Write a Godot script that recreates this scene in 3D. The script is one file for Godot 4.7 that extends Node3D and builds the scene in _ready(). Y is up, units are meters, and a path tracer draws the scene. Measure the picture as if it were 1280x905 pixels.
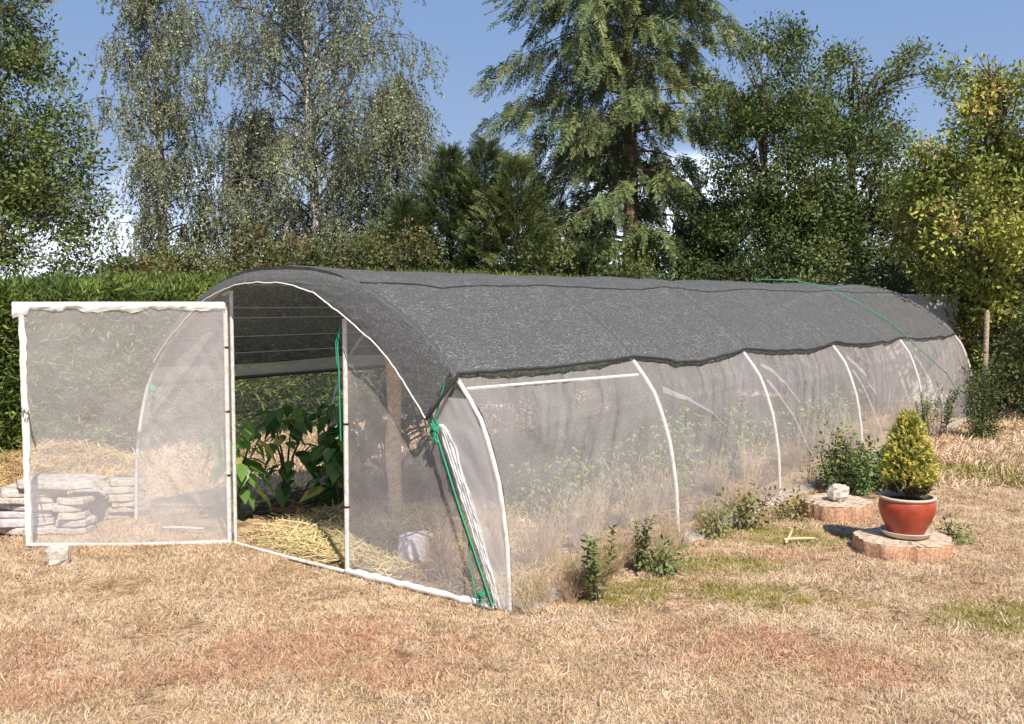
extends Node3D
# A garden tunnel greenhouse under shade net on a dried lawn, hedge and trees behind.

class MB:
	var v := PackedVector3Array()
	var t := PackedVector2Array()
	var c := PackedColorArray()
	var ix := PackedInt32Array()
	var col := Color.WHITE
	func p(a: Vector3, uv := Vector2.ZERO) -> int:
		v.append(a); t.append(uv); c.append(col)
		return v.size() - 1
	func tri(a: int, b: int, d: int) -> void:
		ix.append(a); ix.append(b); ix.append(d)
	func quad(a: int, b: int, d: int, e: int) -> void:
		tri(a, b, d); tri(a, d, e)
	func tube(pts: Array, r, sides := 8, caps := true) -> void:
		var n := pts.size()
		var first := v.size()
		var x := Vector3.ZERO
		var run := 0.0
		for k in n:
			var d: Vector3 = (pts[mini(k + 1, n - 1)] - pts[maxi(k - 1, 0)]).normalized()
			if k == 0:
				x = d.cross(Vector3.UP if absf(d.y) < 0.9 else Vector3.RIGHT).normalized()
			else:
				x = (x - d * x.dot(d)).normalized()
				run += (pts[k] - pts[k - 1]).length()
			var y := d.cross(x)
			var rad: float = r[k] if r is Array else r
			for j in sides:
				var a := TAU * j / sides
				p(pts[k] + (x * cos(a) + y * sin(a)) * rad, Vector2(float(j) / sides, run))
		for k in n - 1:
			for j in sides:
				var j2 := (j + 1) % sides
				quad(first + k * sides + j, first + (k + 1) * sides + j, first + (k + 1) * sides + j2, first + k * sides + j2)
		if caps:
			var a := p(pts[0])
			var b := p(pts[n - 1])
			for j in sides:
				var j2 := (j + 1) % sides
				tri(a, first + j, first + j2)
				tri(b, first + (n - 1) * sides + j2, first + (n - 1) * sides + j)
	func lathe(prof: Array, sides := 32) -> void:
		var first := v.size()
		for k in prof.size():
			for j in sides + 1:
				var a := TAU * j / sides
				p(Vector3(cos(a) * prof[k].x, prof[k].y, sin(a) * prof[k].x), Vector2(float(j) / sides, prof[k].y))
		for k in prof.size() - 1:
			for j in sides:
				var a := first + k * (sides + 1) + j
				quad(a, a + 1, a + sides + 2, a + sides + 1)
	func leaf(b: Vector3, d: Vector3, s: Vector3, l: float, w: float, fold := 0.15) -> void:
		# a folded diamond leaf from b along d; s is its side direction
		var n := s.cross(d)
		var i := p(b)
		var m := b + d * l * 0.45
		p(m - s * w * 0.5 + n * w * fold); p(b + d * l); p(m + s * w * 0.5 + n * w * fold)
		tri(i, i + 1, i + 2); tri(i, i + 2, i + 3)
	func mesh(flat := false) -> ArrayMesh:
		var n := PackedVector3Array()
		if flat:
			var v2 := PackedVector3Array(); var t2 := PackedVector2Array(); var c2 := PackedColorArray(); var i2 := PackedInt32Array()
			for k in ix.size():
				v2.append(v[ix[k]]); t2.append(t[ix[k]]); c2.append(c[ix[k]]); i2.append(k)
			v = v2; t = t2; c = c2; ix = i2
		n.resize(v.size())
		for k in range(0, ix.size(), 3):
			var a := v[ix[k]]
			var f := (v[ix[k + 2]] - a).cross(v[ix[k + 1]] - a)
			n[ix[k]] += f; n[ix[k + 1]] += f; n[ix[k + 2]] += f
		for k in n.size():
			n[k] = n[k].normalized() if n[k].length_squared() > 1e-20 else Vector3.UP
		var arr := []
		arr.resize(Mesh.ARRAY_MAX)
		arr[Mesh.ARRAY_VERTEX] = v; arr[Mesh.ARRAY_NORMAL] = n; arr[Mesh.ARRAY_TEX_UV] = t; arr[Mesh.ARRAY_COLOR] = c; arr[Mesh.ARRAY_INDEX] = ix
		var m := ArrayMesh.new()
		m.add_surface_from_arrays(Mesh.PRIMITIVE_TRIANGLES, arr)
		return m

var rng := RandomNumberGenerator.new()
var names := {}
var M := {}
var nz := FastNoiseLite.new()

func rf(a: float, b: float) -> float:
	return rng.randf_range(a, b)
func rdir() -> Vector3:
	while true:
		var d := Vector3(rf(-1, 1), rf(-1, 1), rf(-1, 1))
		if d.length() < 1.0 and d.length() > 0.1:
			return d.normalized()
	return Vector3.UP
func numbered(n: String) -> String:
	names[n] = names.get(n, -1) + 1
	return n if names[n] == 0 else "%s_%03d" % [n, names[n]]
func tag(o: Node, label := "", category := "", group := "", kind := "") -> void:
	if label: o.set_meta("label", label)
	if category: o.set_meta("category", category)
	if group: o.set_meta("group", group)
	if kind: o.set_meta("kind", kind)
func thing(called: String, label: String, category: String, at := Vector3.ZERO, yaw := 0.0, group := "") -> Node3D:
	var o := Node3D.new()
	o.name = numbered(called)
	add_child(o)
	o.position = at
	o.rotation.y = yaw
	tag(o, label, category, group)
	return o
func obj(called: String, m: Mesh, mat: Material, parent: Node = null) -> MeshInstance3D:
	var o := MeshInstance3D.new()
	o.mesh = m
	o.material_override = mat
	if parent == null:
		o.name = numbered(called)
		add_child(o)
	else:
		o.name = called
		parent.add_child(o, true)
	return o
var tri_total := 0
func many(called: String, m: Mesh, mat: Material, xf: Array, cols: Array, parent: Node = null) -> MeshInstance3D:
	# joins tinted copies of one small piece into one mesh
	var arr := m.surface_get_arrays(0)
	var ix: PackedInt32Array = arr[Mesh.ARRAY_INDEX]
	var v0 := PackedVector3Array(); var n0 := PackedVector3Array(); var c0 := PackedColorArray()
	v0 = arr[Mesh.ARRAY_VERTEX]; n0 = arr[Mesh.ARRAY_NORMAL]; c0 = arr[Mesh.ARRAY_COLOR]
	var nv := v0.size(); var ni := ix.size()
	var V := PackedVector3Array(); var N := PackedVector3Array(); var C := PackedColorArray()
	var I := PackedInt32Array()
	I.resize(ni * xf.size())
	var tints := {}
	var at := 0
	for k in xf.size():
		var t: Transform3D = xf[k]
		V.append_array(t * v0)
		N.append_array(Transform3D(t.basis.orthonormalized(), Vector3.ZERO) * n0)
		var c: Color = cols[k]
		var key := Vector3i(int(c.r * 90.0 + 0.5), int(c.g * 90.0 + 0.5), int(c.b * 90.0 + 0.5))
		if not tints.has(key):
			var cc := PackedColorArray()
			cc.resize(nv)
			for q in nv: cc[q] = c0[q] * c
			tints[key] = cc
		C.append_array(tints[key])
		var base := k * nv
		for q in ni:
			I[at] = ix[q] + base
			at += 1
	tri_total += I.size() / 3
	var out := []
	out.resize(Mesh.ARRAY_MAX)
	out[Mesh.ARRAY_VERTEX] = V; out[Mesh.ARRAY_NORMAL] = N; out[Mesh.ARRAY_COLOR] = C; out[Mesh.ARRAY_INDEX] = I
	var am := ArrayMesh.new()
	if xf.size(): am.add_surface_from_arrays(Mesh.PRIMITIVE_TRIANGLES, out)
	var o := obj(called, am, mat, parent)
	o.set_meta("kind", "stuff")
	return o
func copies(called: String, m: Mesh, mat: Material, xf: Array, cols: Array, parent: Node = null) -> MultiMeshInstance3D:
	var mm := MultiMesh.new()
	mm.transform_format = MultiMesh.TRANSFORM_3D
	mm.use_colors = true
	mm.mesh = m
	mm.instance_count = xf.size()
	for k in xf.size():
		mm.set_instance_transform(k, xf[k])
		mm.set_instance_color(k, cols[k])
	var o := MultiMeshInstance3D.new()
	o.multimesh = mm
	o.material_override = mat
	if parent == null:
		o.name = numbered(called)
		add_child(o)
	else:
		o.name = called
		parent.add_child(o, true)
	o.set_meta("kind", "stuff")
	return o
func basis_to(d: Vector3, roll: float, sc: float) -> Basis:
	# local +Y along d
	var y := d.normalized()
	var x := y.cross(Vector3.UP if absf(y.y) < 0.95 else Vector3.RIGHT).normalized()
	x = x.rotated(y, roll)
	return Basis(x * sc, y * sc, x.cross(y) * sc)
func lin(r: float, g: float, b: float) -> Color:
	return Color(r, g, b).linear_to_srgb()
func mat(r: float, g: float, b: float, rough := 0.8, spec := 0.4) -> StandardMaterial3D:
	var m := StandardMaterial3D.new()
	m.albedo_color = lin(r, g, b)
	m.roughness = rough
	m.metallic_specular = spec
	return m
func noise_tex(freq: float, stops: Array, size := 512, seed_ := 1, octaves := 4, bump := false) -> NoiseTexture2D:
	var n := FastNoiseLite.new()
	n.noise_type = FastNoiseLite.TYPE_SIMPLEX_SMOOTH
	n.seed = seed_
	n.frequency = freq
	n.fractal_octaves = octaves
	var t := NoiseTexture2D.new()
	t.width = size; t.height = size
	t.seamless = true
	t.noise = n
	t.generate_mipmaps = false
	if stops.size():
		var g := Gradient.new()
		var of := PackedFloat32Array(); var cs := PackedColorArray()
		for s in stops:
			of.append(s[0]); cs.append(s[1])
		g.offsets = of; g.colors = cs
		t.color_ramp = g
	return t
func tex_mat(freq: float, stops: Array, scale: float, rough := 0.9, bump := 0.0, seed_ := 1) -> StandardMaterial3D:
	var m := StandardMaterial3D.new()
	m.albedo_texture = noise_tex(freq, stops, 512, seed_)
	m.roughness = rough
	m.metallic_specular = 0.3
	m.uv1_triplanar = true
	m.uv1_scale = Vector3.ONE * scale
	if bump > 0.0:
		m.heightmap_enabled = true
		m.heightmap_texture = noise_tex(freq * 2.0, [], 512, seed_ + 7)
		m.heightmap_scale = bump
	return m

# ------------------------------------------------------------------ materials
func materials() -> void:
	var leaf := StandardMaterial3D.new()
	leaf.vertex_color_use_as_albedo = true
	leaf.roughness = 0.55
	leaf.metallic_specular = 0.4
	leaf.backlight_enabled = true
	leaf.backlight = Color(0.68, 0.68, 0.68)
	M.leaf = leaf
	var shiny: StandardMaterial3D = leaf.duplicate()
	shiny.roughness = 0.42
	shiny.metallic_specular = 0.5
	shiny.backlight = Color(0.6, 0.6, 0.6)
	M.shiny = shiny
	var dry := StandardMaterial3D.new()
	dry.vertex_color_use_as_albedo = true
	dry.roughness = 0.75
	dry.metallic_specular = 0.3
	dry.backlight_enabled = true
	dry.backlight = Color(0.3, 0.3, 0.3)
	M.dry = dry
	M.pvc = tex_mat(0.02, [[0.15, lin(0.42, 0.40, 0.37)], [0.45, lin(0.58, 0.575, 0.56)], [0.9, lin(0.68, 0.68, 0.67)]], 1.5, 0.45, 0.0, 17)
	M.black = mat(0.02, 0.02, 0.022, 0.5)
	M.darksteel = mat(0.05, 0.05, 0.055, 0.45, 0.5)
	M.green_rope = mat(0.03, 0.30, 0.17, 0.7)
	M.white_rope = mat(0.7, 0.7, 0.66, 0.8)
	M.wire = mat(0.42, 0.42, 0.42, 0.4, 0.5)
	M.bark = tex_mat(0.03, [[0.2, lin(0.05, 0.04, 0.03)], [0.7, lin(0.16, 0.12, 0.09)]], 1.5, 0.95, 3.0, 3)
	M.cedar_bark = tex_mat(0.03, [[0.2, lin(0.18, 0.10, 0.075)], [0.7, lin(0.38, 0.26, 0.20)]], 1.5, 0.95, 3.0, 4)
	M.birch_bark = tex_mat(0.02, [[0.25, lin(0.06, 0.05, 0.05)], [0.42, lin(0.42, 0.40, 0.38)], [0.8, lin(0.62, 0.60, 0.57)]], 1.2, 0.8, 1.0, 5)
	M.twig = mat(0.13, 0.10, 0.09, 0.9)
	M.soil = tex_mat(0.02, [[0.2, lin(0.07, 0.045, 0.03)], [0.8, lin(0.20, 0.13, 0.085)]], 0.8, 0.95, 4.0, 6)
	M.stone = tex_mat(0.012, [[0.15, lin(0.33, 0.29, 0.25)], [0.5, lin(0.47, 0.43, 0.39)], [0.9, lin(0.60, 0.56, 0.52)]], 2.0, 0.9, 0.7, 8)
	M.stone_b = tex_mat(0.014, [[0.15, lin(0.35, 0.31, 0.31)], [0.5, lin(0.48, 0.44, 0.46)], [0.9, lin(0.60, 0.56, 0.58)]], 2.0, 0.9, 0.7, 9)
	# ground
	var g := StandardMaterial3D.new()
	g.albedo_texture = noise_tex(0.012, [[0.2, lin(0.20, 0.13, 0.075)], [0.5, lin(0.36, 0.25, 0.15)], [0.8, lin(0.47, 0.35, 0.22)]], 1024, 11, 6)
	g.uv1_triplanar = true
	g.uv1_world_triplanar = true
	g.uv1_scale = Vector3.ONE * 0.37
	g.roughness = 0.95
	g.metallic_specular = 0.2
	g.heightmap_enabled = true
	g.heightmap_texture = noise_tex(0.05, [], 1024, 12, 5)
	g.heightmap_scale = 3.0
	M.ground = g
	# knitted shade net: rows of dashes
	var im := Image.create(1024, 1024, false, Image.FORMAT_RGBA8)
	im.fill(Color(0.38, 0.385, 0.395, 0.87))
	for y in 1024:
		if y % 3 == 0: im.fill_rect(Rect2i(0, y, 1024, 1), Color(0.27, 0.275, 0.285, 0.8))
	var pn := FastNoiseLite.new()
	pn.seed = 66
	pn.frequency = 0.006
	for k in 70000:
		var l := rng.randi_range(3, 22)
		var x := rng.randi_range(0, 1000)
		var y := rng.randi_range(0, 340) * 3 + 1
		var w := rf(0.33, 0.54)
		if rng.randf() < 0.24 + 0.25 * pn.get_noise_2d(x, y):
			w = rf(0.52, 0.88)
			l = l / 2 + 1
		im.fill_rect(Rect2i(x, y, l, 1), Color(w * 0.985, w * 0.995, w * 1.01, 1.0))
	var net := StandardMaterial3D.new()
	net.albedo_texture = ImageTexture.create_from_image(im)
	net.roughness = 0.75
	net.metallic_specular = 0.25
	net.backlight_enabled = true
	net.backlight = Color(0.6, 0.6, 0.6)
	net.transparency = BaseMaterial3D.TRANSPARENCY_ALPHA
	net.cull_mode = BaseMaterial3D.CULL_DISABLED
	M.net = net
	M.net_seam = mat(0.035, 0.035, 0.038, 0.7)
	# clear film, hazy with dust and age
	M.film = film_mat(0.14, 0.32, 21, Color(0.96, 0.93, 0.94))
	M.door_film = film_mat(0.20, 0.38, 22, Color(0.94, 0.92, 0.925))
	M.corner_film = film_mat(0.26, 0.46, 25, Color(0.96, 0.945, 0.96))
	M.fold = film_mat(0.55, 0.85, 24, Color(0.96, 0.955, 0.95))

func film_mat(lo: float, hi: float, seed_: int, c: Color) -> StandardMaterial3D:
	var n := FastNoiseLite.new()
	n.seed = seed_
	n.frequency = 0.006
	n.fractal_octaves = 4
	var a := n.get_seamless_image(512, 512)
	n.seed = seed_ + 50
	n.frequency = 0.16
	var b := n.get_seamless_image(512, 512)
	var im := Image.create(512, 512, false, Image.FORMAT_RGBA8)
	for y in 512:
		for x in 512:
			var q := 0.25 + (a.get_pixel(x, y).r - 0.5) * 0.30 + (b.get_pixel(x, y).r - 0.5) * 0.35 + 0.25
			im.set_pixel(x, y, Color(c.r, c.g, c.b, lerpf(lo, hi, clampf(q, 0.0, 1.0))))
	var m := StandardMaterial3D.new()
	m.albedo_texture = ImageTexture.create_from_image(im)
	m.transparency = BaseMaterial3D.TRANSPARENCY_ALPHA
	m.cull_mode = BaseMaterial3D.CULL_DISABLED
	m.roughness = 0.27
	m.metallic_specular = 0.5
	m.backlight_enabled = true
	m.backlight = Color(0.45, 0.45, 0.45)
	m.uv1_scale = Vector3(0.6, 0.6, 1)
	return m

# ------------------------------------------------------------------ foliage pieces
var L := {}
func foliage_meshes() -> void:
	# hanging birch twig, 1 m long, along -Y
	for kind in 3:
		var m := MB.new()
		var bend := Vector3(rf(-0.25, 0.25), 0, rf(-0.25, 0.25))
		var pts := []
		for k in 5:
			var q := k / 4.0
			pts.append(Vector3(0, -q, 0) + bend * q * q * 0.5)
		m.col = Color(0.7, 0.55, 0.5)
		m.tube(pts, [0.006, 0.005, 0.004, 0.003, 0.002], 3, false)
		for k in 32:
			var q := rf(0.05, 1.0)
			var b := Vector3(rf(-0.05, 0.05), -q, rf(-0.05, 0.05)) + bend * q * q * 0.5
			var d := (Vector3(rf(-0.8, 0.8), -1.0, rf(-0.8, 0.8))).normalized()
			var s := d.cross(rdir()).normalized()
			var br := rf(0.7, 1.3)
			m.col = Color(br, br * rf(0.93, 1.05), br * rf(0.85, 1.1))
			m.leaf(b, d, s, rf(0.055, 0.092), rf(0.038, 0.06))
		L["birch%d" % kind] = m.mesh()
	# round spray of leaves
	for kind in 3:
		var m := MB.new()
		for k in 40:
			var b := rdir() * pow(rng.randf(), 0.5) * 0.3
			var d := (b.normalized() + rdir() * 0.9 + Vector3(0, -0.2, 0)).normalized()
			var s := d.cross((Vector3.UP + rdir() * 0.7)).normalized()
			var br := rf(0.65, 1.35)
			m.col = Color(br * rf(0.9, 1.15), br, br * rf(0.75, 1.1))
			m.leaf(b, d, s, rf(0.06, 0.11), rf(0.035, 0.06))
		for k in 5:
			m.col = Color(0.8, 0.5, 0.5)
			m.tube([Vector3.ZERO, rdir() * 0.26], [0.006, 0.003], 3, false)
		L["spray%d" % kind] = m.mesh()
	# fern-like frond of a cypress, along +Y with drooping side twigs
	for kind in 2:
		var m := MB.new()
		m.col = Color(0.8, 0.7, 0.5)
		m.tube([Vector3.ZERO, Vector3(0, 0.35, 0.02), Vector3(0, 0.7, -0.05)], [0.008, 0.006, 0.002], 3, false)
		for k in 17:
			var q := k / 17.0
			for s in [-1, 1]:
				var b := Vector3(0, 0.05 + q * 0.65, 0)
				var l := 0.24 * (1.0 - q * 0.75) * rf(0.6, 1.15)
				var d := Vector3(s * rf(0.7, 1.0), rf(0.35, 0.8), rf(-0.55, 0.15)).normalized()
				var br := rf(0.6, 1.2) * (1.3 if rng.randf() < 0.2 else 1.0)
				m.col = Color(br * rf(0.95, 1.2), br, br * 0.9)
				m.leaf(b, d, d.cross(Vector3(0, 0, 1) + rdir() * 0.5).normalized(), l, 0.028 + 0.03 * l)
		L["frond%d" % kind] = m.mesh()
	# upright shoot of clipped hedge
	for kind in 2:
		var m := MB.new()
		for k in 30:
			var b := Vector3(rf(-0.12, 0.12), rf(0, 0.14), rf(-0.12, 0.12))
			var d := (Vector3.UP * rf(0.5, 1.3) + rdir() * 0.75).normalized()
			var br := rf(0.6, 1.35)
			m.col = Color(br * rf(0.9, 1.1), br, br * rf(0.8, 1.0))
			m.leaf(b, d, d.cross(rdir()).normalized(), rf(0.06, 0.13), rf(0.014, 0.026))
		L["shoot%d" % kind] = m.mesh()
	# tuft of dead lawn grass lying about
	for kind in 4:
		var m := MB.new()
		for k in 62:
			var a := rf(0, TAU)
			var b := Vector3(cos(a), 0, sin(a)) * 0.11 * sqrt(rng.randf())
			var up := rf(0.02, 0.35) if rng.randf() < 0.8 else rf(0.4, 1.0)
			var d := Vector3(rf(-1, 1), up, rf(-1, 1)).normalized()
			var s := d.cross(Vector3.UP + rdir() * 0.5).normalized()
			var br := rf(0.6, 1.25)
			m.col = Color(br, br * rf(0.95, 1.03), br * rf(0.85, 1.1))
			var l := rf(0.03, 0.085)
			var w := rf(0.0016, 0.0032)
			var i := m.p(b - s * w); m.p(b + s * w)
			var mid := b + d * l * 0.55 + Vector3(0, 0.004, 0)
			m.p(mid - s * w * 0.8); m.p(mid + s * w * 0.8)
			m.p(b + d * l + Vector3(0, -0.006, 0))
			m.quad(i, i + 2, i + 3, i + 1); m.tri(i + 2, i + 4, i + 3)
		L["lawn%d" % kind] = m.mesh()
	# straw: long lying stems
	for kind in 2:
		var m := MB.new()
		for k in 48:
			var b := Vector3(rf(-0.14, 0.14), rf(0.0, 0.03), rf(-0.14, 0.14))
			var d := Vector3(rf(-1, 1), rf(-0.12, 0.3), rf(-1, 1)).normalized()
			var s := d.cross(Vector3.UP + rdir() * 0.5).normalized()
			var br := rf(0.6, 1.25)
			m.col = Color(br, br * rf(0.93, 1.03), br * rf(0.8, 1.1))
			var l := rf(0.05, 0.14)
			var i := m.p(b - s * 0.002); m.p(b + d * l - s * 0.0017); m.p(b + d * l + s * 0.0017); m.p(b + s * 0.002)
			m.quad(i, i + 1, i + 2, i + 3)
		L["straw%d" % kind] = m.mesh()
	# tall dry stalks
	for kind in 2:
		var m := MB.new()
		for k in 40:
			var b := Vector3(rf(-0.09, 0.09), 0, rf(-0.09, 0.09))
			var d := Vector3(rf(-0.35, 0.35), 1.0, rf(-0.35, 0.35)).normalized()
			var side := d.cross(rdir()).normalized()
			var br := rf(0.6, 1.3)
			m.col = Color(br, br, br)
			var l := rf(0.4, 1.0)
			var bend := Vector3(rf(-0.3, 0.3), -0.12, rf(-0.3, 0.3)) * l
			m.tube([b, b + d * l * 0.5, b + d * l + bend], [0.0028, 0.0022, 0.001], 3, false)
			for q in 3:
				var pb := b + d * l * rf(0.5, 1.0) + bend * 0.5
				m.leaf(pb, (d + rdir() * 0.8).normalized(), side, rf(0.05, 0.12), 0.007)
		L["stalk%d" % kind] = m.mesh()
	# small weed sprig, upright along +Y, 0.3 m
	for kind in 2:
		var m := MB.new()
		m.col = Color(0.7, 0.8, 0.6)
		m.tube([Vector3.ZERO, Vector3(0.01, 0.3, 0)], [0.004, 0.002], 4, false)
		for k in 30:
			var q := k / 30.0
			var a := k * 2.4
			var d := Vector3(cos(a), rf(-0.2, 0.7), sin(a)).normalized()
			var br := rf(0.65, 1.3)
			m.col = Color(br, br, br * rf(0.8, 1.1))
			m.leaf(Vector3(0, 0.02 + 0.28 * q, 0), d, d.cross(Vector3.UP).normalized(), rf(0.045, 0.085) * (1.1 - 0.5 * q), rf(0.018, 0.032))
		L["weed%d" % kind] = m.mesh()

func jitter(c: Color, a: float) -> Color:
	var b := rf(1.0 - a, 1.0 + a)
	return Color(c.r * b * rf(0.93, 1.07), c.g * b, c.b * b * rf(0.9, 1.1))

func branch(m: MB, p0: Vector3, d0: Vector3, length: float, r0: float, grav: float, n := 6, wob := 0.25) -> Array:
	var pts := [p0]
	var rad := [r0]
	var d := d0.normalized()
	for k in n:
		d = (d + rdir() * wob * 0.4 + Vector3(0, grav / n, 0)).normalized()
		pts.append(pts[-1] + d * length / n)
		rad.append(maxf(r0 * (1.0 - (k + 1.0) / (n + 0.3)), 0.004))
	m.tube(pts, rad, 5, false)
	return pts

func birch(label: String, at: Vector3, h: float, rmax: float, n_limbs: int, c: Color, seed_: int, lean := 0.0, dens := 1.0) -> void:
	rng.seed = seed_
	var o := thing("birch_tree", label, "tree", at, 0.0, "birches behind the hedge")
	var trunk := MB.new()
	var limbs := MB.new()
	var tp := []; var tr := []
	for k in 13:
		var q := k / 12.0
		tp.append(Vector3(sin(q * 5.0 + seed_) * 0.12 + lean * q, q * h, cos(q * 4.0 + seed_) * 0.12))
		tr.append(0.14 * (1.0 - q) + 0.012)
	trunk.tube(tp, tr, 9, false)
	var xf := [[], [], []]; var cs := [[], [], []]
	for i in n_limbs:
		var q := 0.14 + 0.84 * (i + rng.randf()) / n_limbs
		var f := q * 12.0
		var b: Vector3 = tp[int(f)].lerp(tp[mini(int(f) + 1, 12)], f - int(f))
		var a := i * 2.399 + rf(-0.4, 0.4)
		var reach := rmax * (0.55 + 0.45 * sin(PI * clampf(q * 1.05, 0, 1))) * rf(0.65, 1.15) * (1.0 if q < 0.8 else 1.0 - (q - 0.8) * 2.5)
		var pts := branch(limbs, b, Vector3(cos(a), rf(0.7, 1.5), sin(a)), reach * 1.25, 0.035 * (1.15 - q), -0.95, 8)
		var hang := [pts]
		for j in 4:
			var sp: Vector3 = pts[rng.randi_range(2, 7)]
			var a2 := a + rf(-1.4, 1.4)
			hang.append(branch(limbs, sp, Vector3(cos(a2), rf(0.0, 0.7), sin(a2)), reach * rf(0.3, 0.6), 0.014, -1.4, 5))
		for hp in hang:
			for k in range(1, hp.size()):
				for z in (2 if rng.randf() < dens * 0.75 else 1):
					if rng.randf() > dens: continue
					var kk := rng.randi_range(0, 2)
					var pos: Vector3 = hp[k] + rdir() * 0.16
					var down := Vector3(rf(-0.6, 0.6), -1, rf(-0.6, 0.6))
					xf[kk].append(Transform3D(basis_to(-down, rf(0, TAU), rf(0.4, 0.9)), pos))
					cs[kk].append(jitter(c, 0.3))
	obj("trunk", trunk.mesh(), M.birch_bark, o)
	obj("limbs", limbs.mesh(), M.twig, o)
	for kk in 3:
		many("crown", L["birch%d" % kk], M.shiny, xf[kk], cs[kk], o)

func leafy(called: String, label: String, at: Vector3, lobes: Array, n: int, cols: Array, seed_: int, group := "", trunk_r := 0.14, size := Vector2(0.65, 1.15), top_lit := 0.5) -> void:
	# lobes: [centre, radii] in the tree's own space; clumps fill them, densest towards the outside
	rng.seed = seed_
	nz.seed = seed_
	nz.frequency = 0.55
	var o := thing(called, label, "bush" if called.contains("shrub") else "tree", at, 0.0, group)
	var wood := MB.new()
	var top := 0.0
	var vol := 0.0
	for lb in lobes:
		top = maxf(top, lb[0].y)
		vol += lb[1].x * lb[1].y * lb[1].z
	var tp := []; var tr := []
	for k in 8:
		var q := k / 7.0
		tp.append(Vector3(sin(q * 4.0 + seed_) * 0.15, q * top, cos(q * 3.0 + seed_) * 0.15))
		tr.append(trunk_r * (1.0 - q * 0.85))
	var trunk := MB.new()
	trunk.tube(tp, tr, 9, false)
	var xf := [[], [], []]; var cs := [[], [], []]
	for lb in lobes:
		for j in 4:
			var q := clampf((lb[0].y - lb[1].y * rf(0.2, 0.9)) / top, 0.1, 0.95)
			var b: Vector3 = tp[int(q * 7.0)]
			var e: Vector3 = lb[0] + rdir() * lb[1] * 0.8
			var mid := b.lerp(e, 0.5) + rdir() * 0.25 + Vector3(0, 0.15, 0)
			wood.tube([b, mid, e], [0.05, 0.03, 0.008], 5, false)
			for z in 3:
				wood.tube([mid.lerp(e, rf(0, 0.8)), e + rdir() * lb[1] * 0.5], [0.014, 0.004], 4, false)
		var cnt := int(n * lb[1].x * lb[1].y * lb[1].z / vol)
		cnt = maxi(cnt, 25)
		for k in cnt:
			var d := rdir()
			var rr := pow(rng.randf(), 0.33)
			rr = lerpf(rr, 1.0, 0.35)
			var pos: Vector3 = lb[0] + d * lb[1] * rr * rf(0.9, 1.12)
			if nz.get_noise_3dv(pos * 2.2) < -0.06: continue
			if pos.y < 0.05: continue
			var kk := rng.randi_range(0, 2)
			xf[kk].append(Transform3D(basis_to(rdir(), rf(0, TAU), rf(size.x, size.y)), pos))
			var pick: Color = cols[0] if nz.get_noise_3dv(pos * 1.1 + Vector3(31, 0, 7)) < 0.08 else cols[1]
			if cols.size() > 2 and rng.randf() < 0.06: pick = cols[2]
			cs[kk].append(jitter(pick, 0.25))
	obj("trunk", trunk.mesh(), M.bark, o)
	obj("limbs", wood.mesh(), M.twig, o)
	for kk in 3:
		many("crown", L["spray%d" % kk], M.leaf, xf[kk], cs[kk], o)

func cypress(label: String, at: Vector3, h: float, r: float, seed_: int) -> void:
	rng.seed = seed_
	var o := thing("cypress_tree", label, "tree", at)
	var trunk := MB.new(); var limbs := MB.new()
	var tp := []; var tr := []
	for k in 12:
		var q := k / 11.0
		tp.append(Vector3(sin(q * 6.0) * 0.1, q * h, cos(q * 5.0) * 0.08)); tr.append(0.19 * (1.0 - q) + 0.02)
	trunk.tube(tp, tr, 10, false)
	var xf := [[], []]; var cs := [[], []]
	var n := 145
	for i in n:
		var q := 0.03 + 0.95 * (i + rf(-0.4, 0.4)) / n
		q = clampf(q, 0.02, 0.98)
		var b := Vector3(0, q * h, 0)
		var a := i * 2.399 + rf(-0.5, 0.5)
		# openings in the crown where the sky shows
		var reach := r * rf(0.55, 1.1) * (1.35 if q < 0.14 else 1.0) * (1.0 if q < 0.75 else 1.0 - (q - 0.75) * 3.0)
		var pts := branch(limbs, b, Vector3(cos(a), 0.28, sin(a)), reach * 1.1, 0.045 * (1.2 - q), -0.75, 8, 0.2)
		for k in range(1, pts.size()):
			var out_d: Vector3 = (pts[k] - pts[k - 1]).normalized()
			var cnt := 6 if k > 3 else 4
			for z in cnt:
				var side := out_d.cross(Vector3.UP) * rf(-1.0, 1.0)
				var d: Vector3 = (out_d * rf(0.2, 0.9) + side * 0.9 + Vector3(0, rf(-1.7, -0.3), 0)).normalized()
				if k == pts.size() - 1: d = (out_d + Vector3(0, -0.35, 0) + rdir() * 0.3).normalized()
				var kk := rng.randi_range(0, 1)
				xf[kk].append(Transform3D(basis_to(d, rf(0, TAU), rf(0.55, 1.05)), pts[k] + rdir() * 0.18))
				cs[kk].append(jitter(Color(0.13, 0.185, 0.085) if rng.randf() < 0.72 else Color(0.22, 0.275, 0.105), 0.28))
	obj("trunk", trunk.mesh(), M.cedar_bark, o)
	obj("limbs", limbs.mesh(), M.cedar_bark, o)
	for kk in 2:
		many("crown", L["frond%d" % kk], M.leaf, xf[kk], cs[kk], o)

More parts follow.
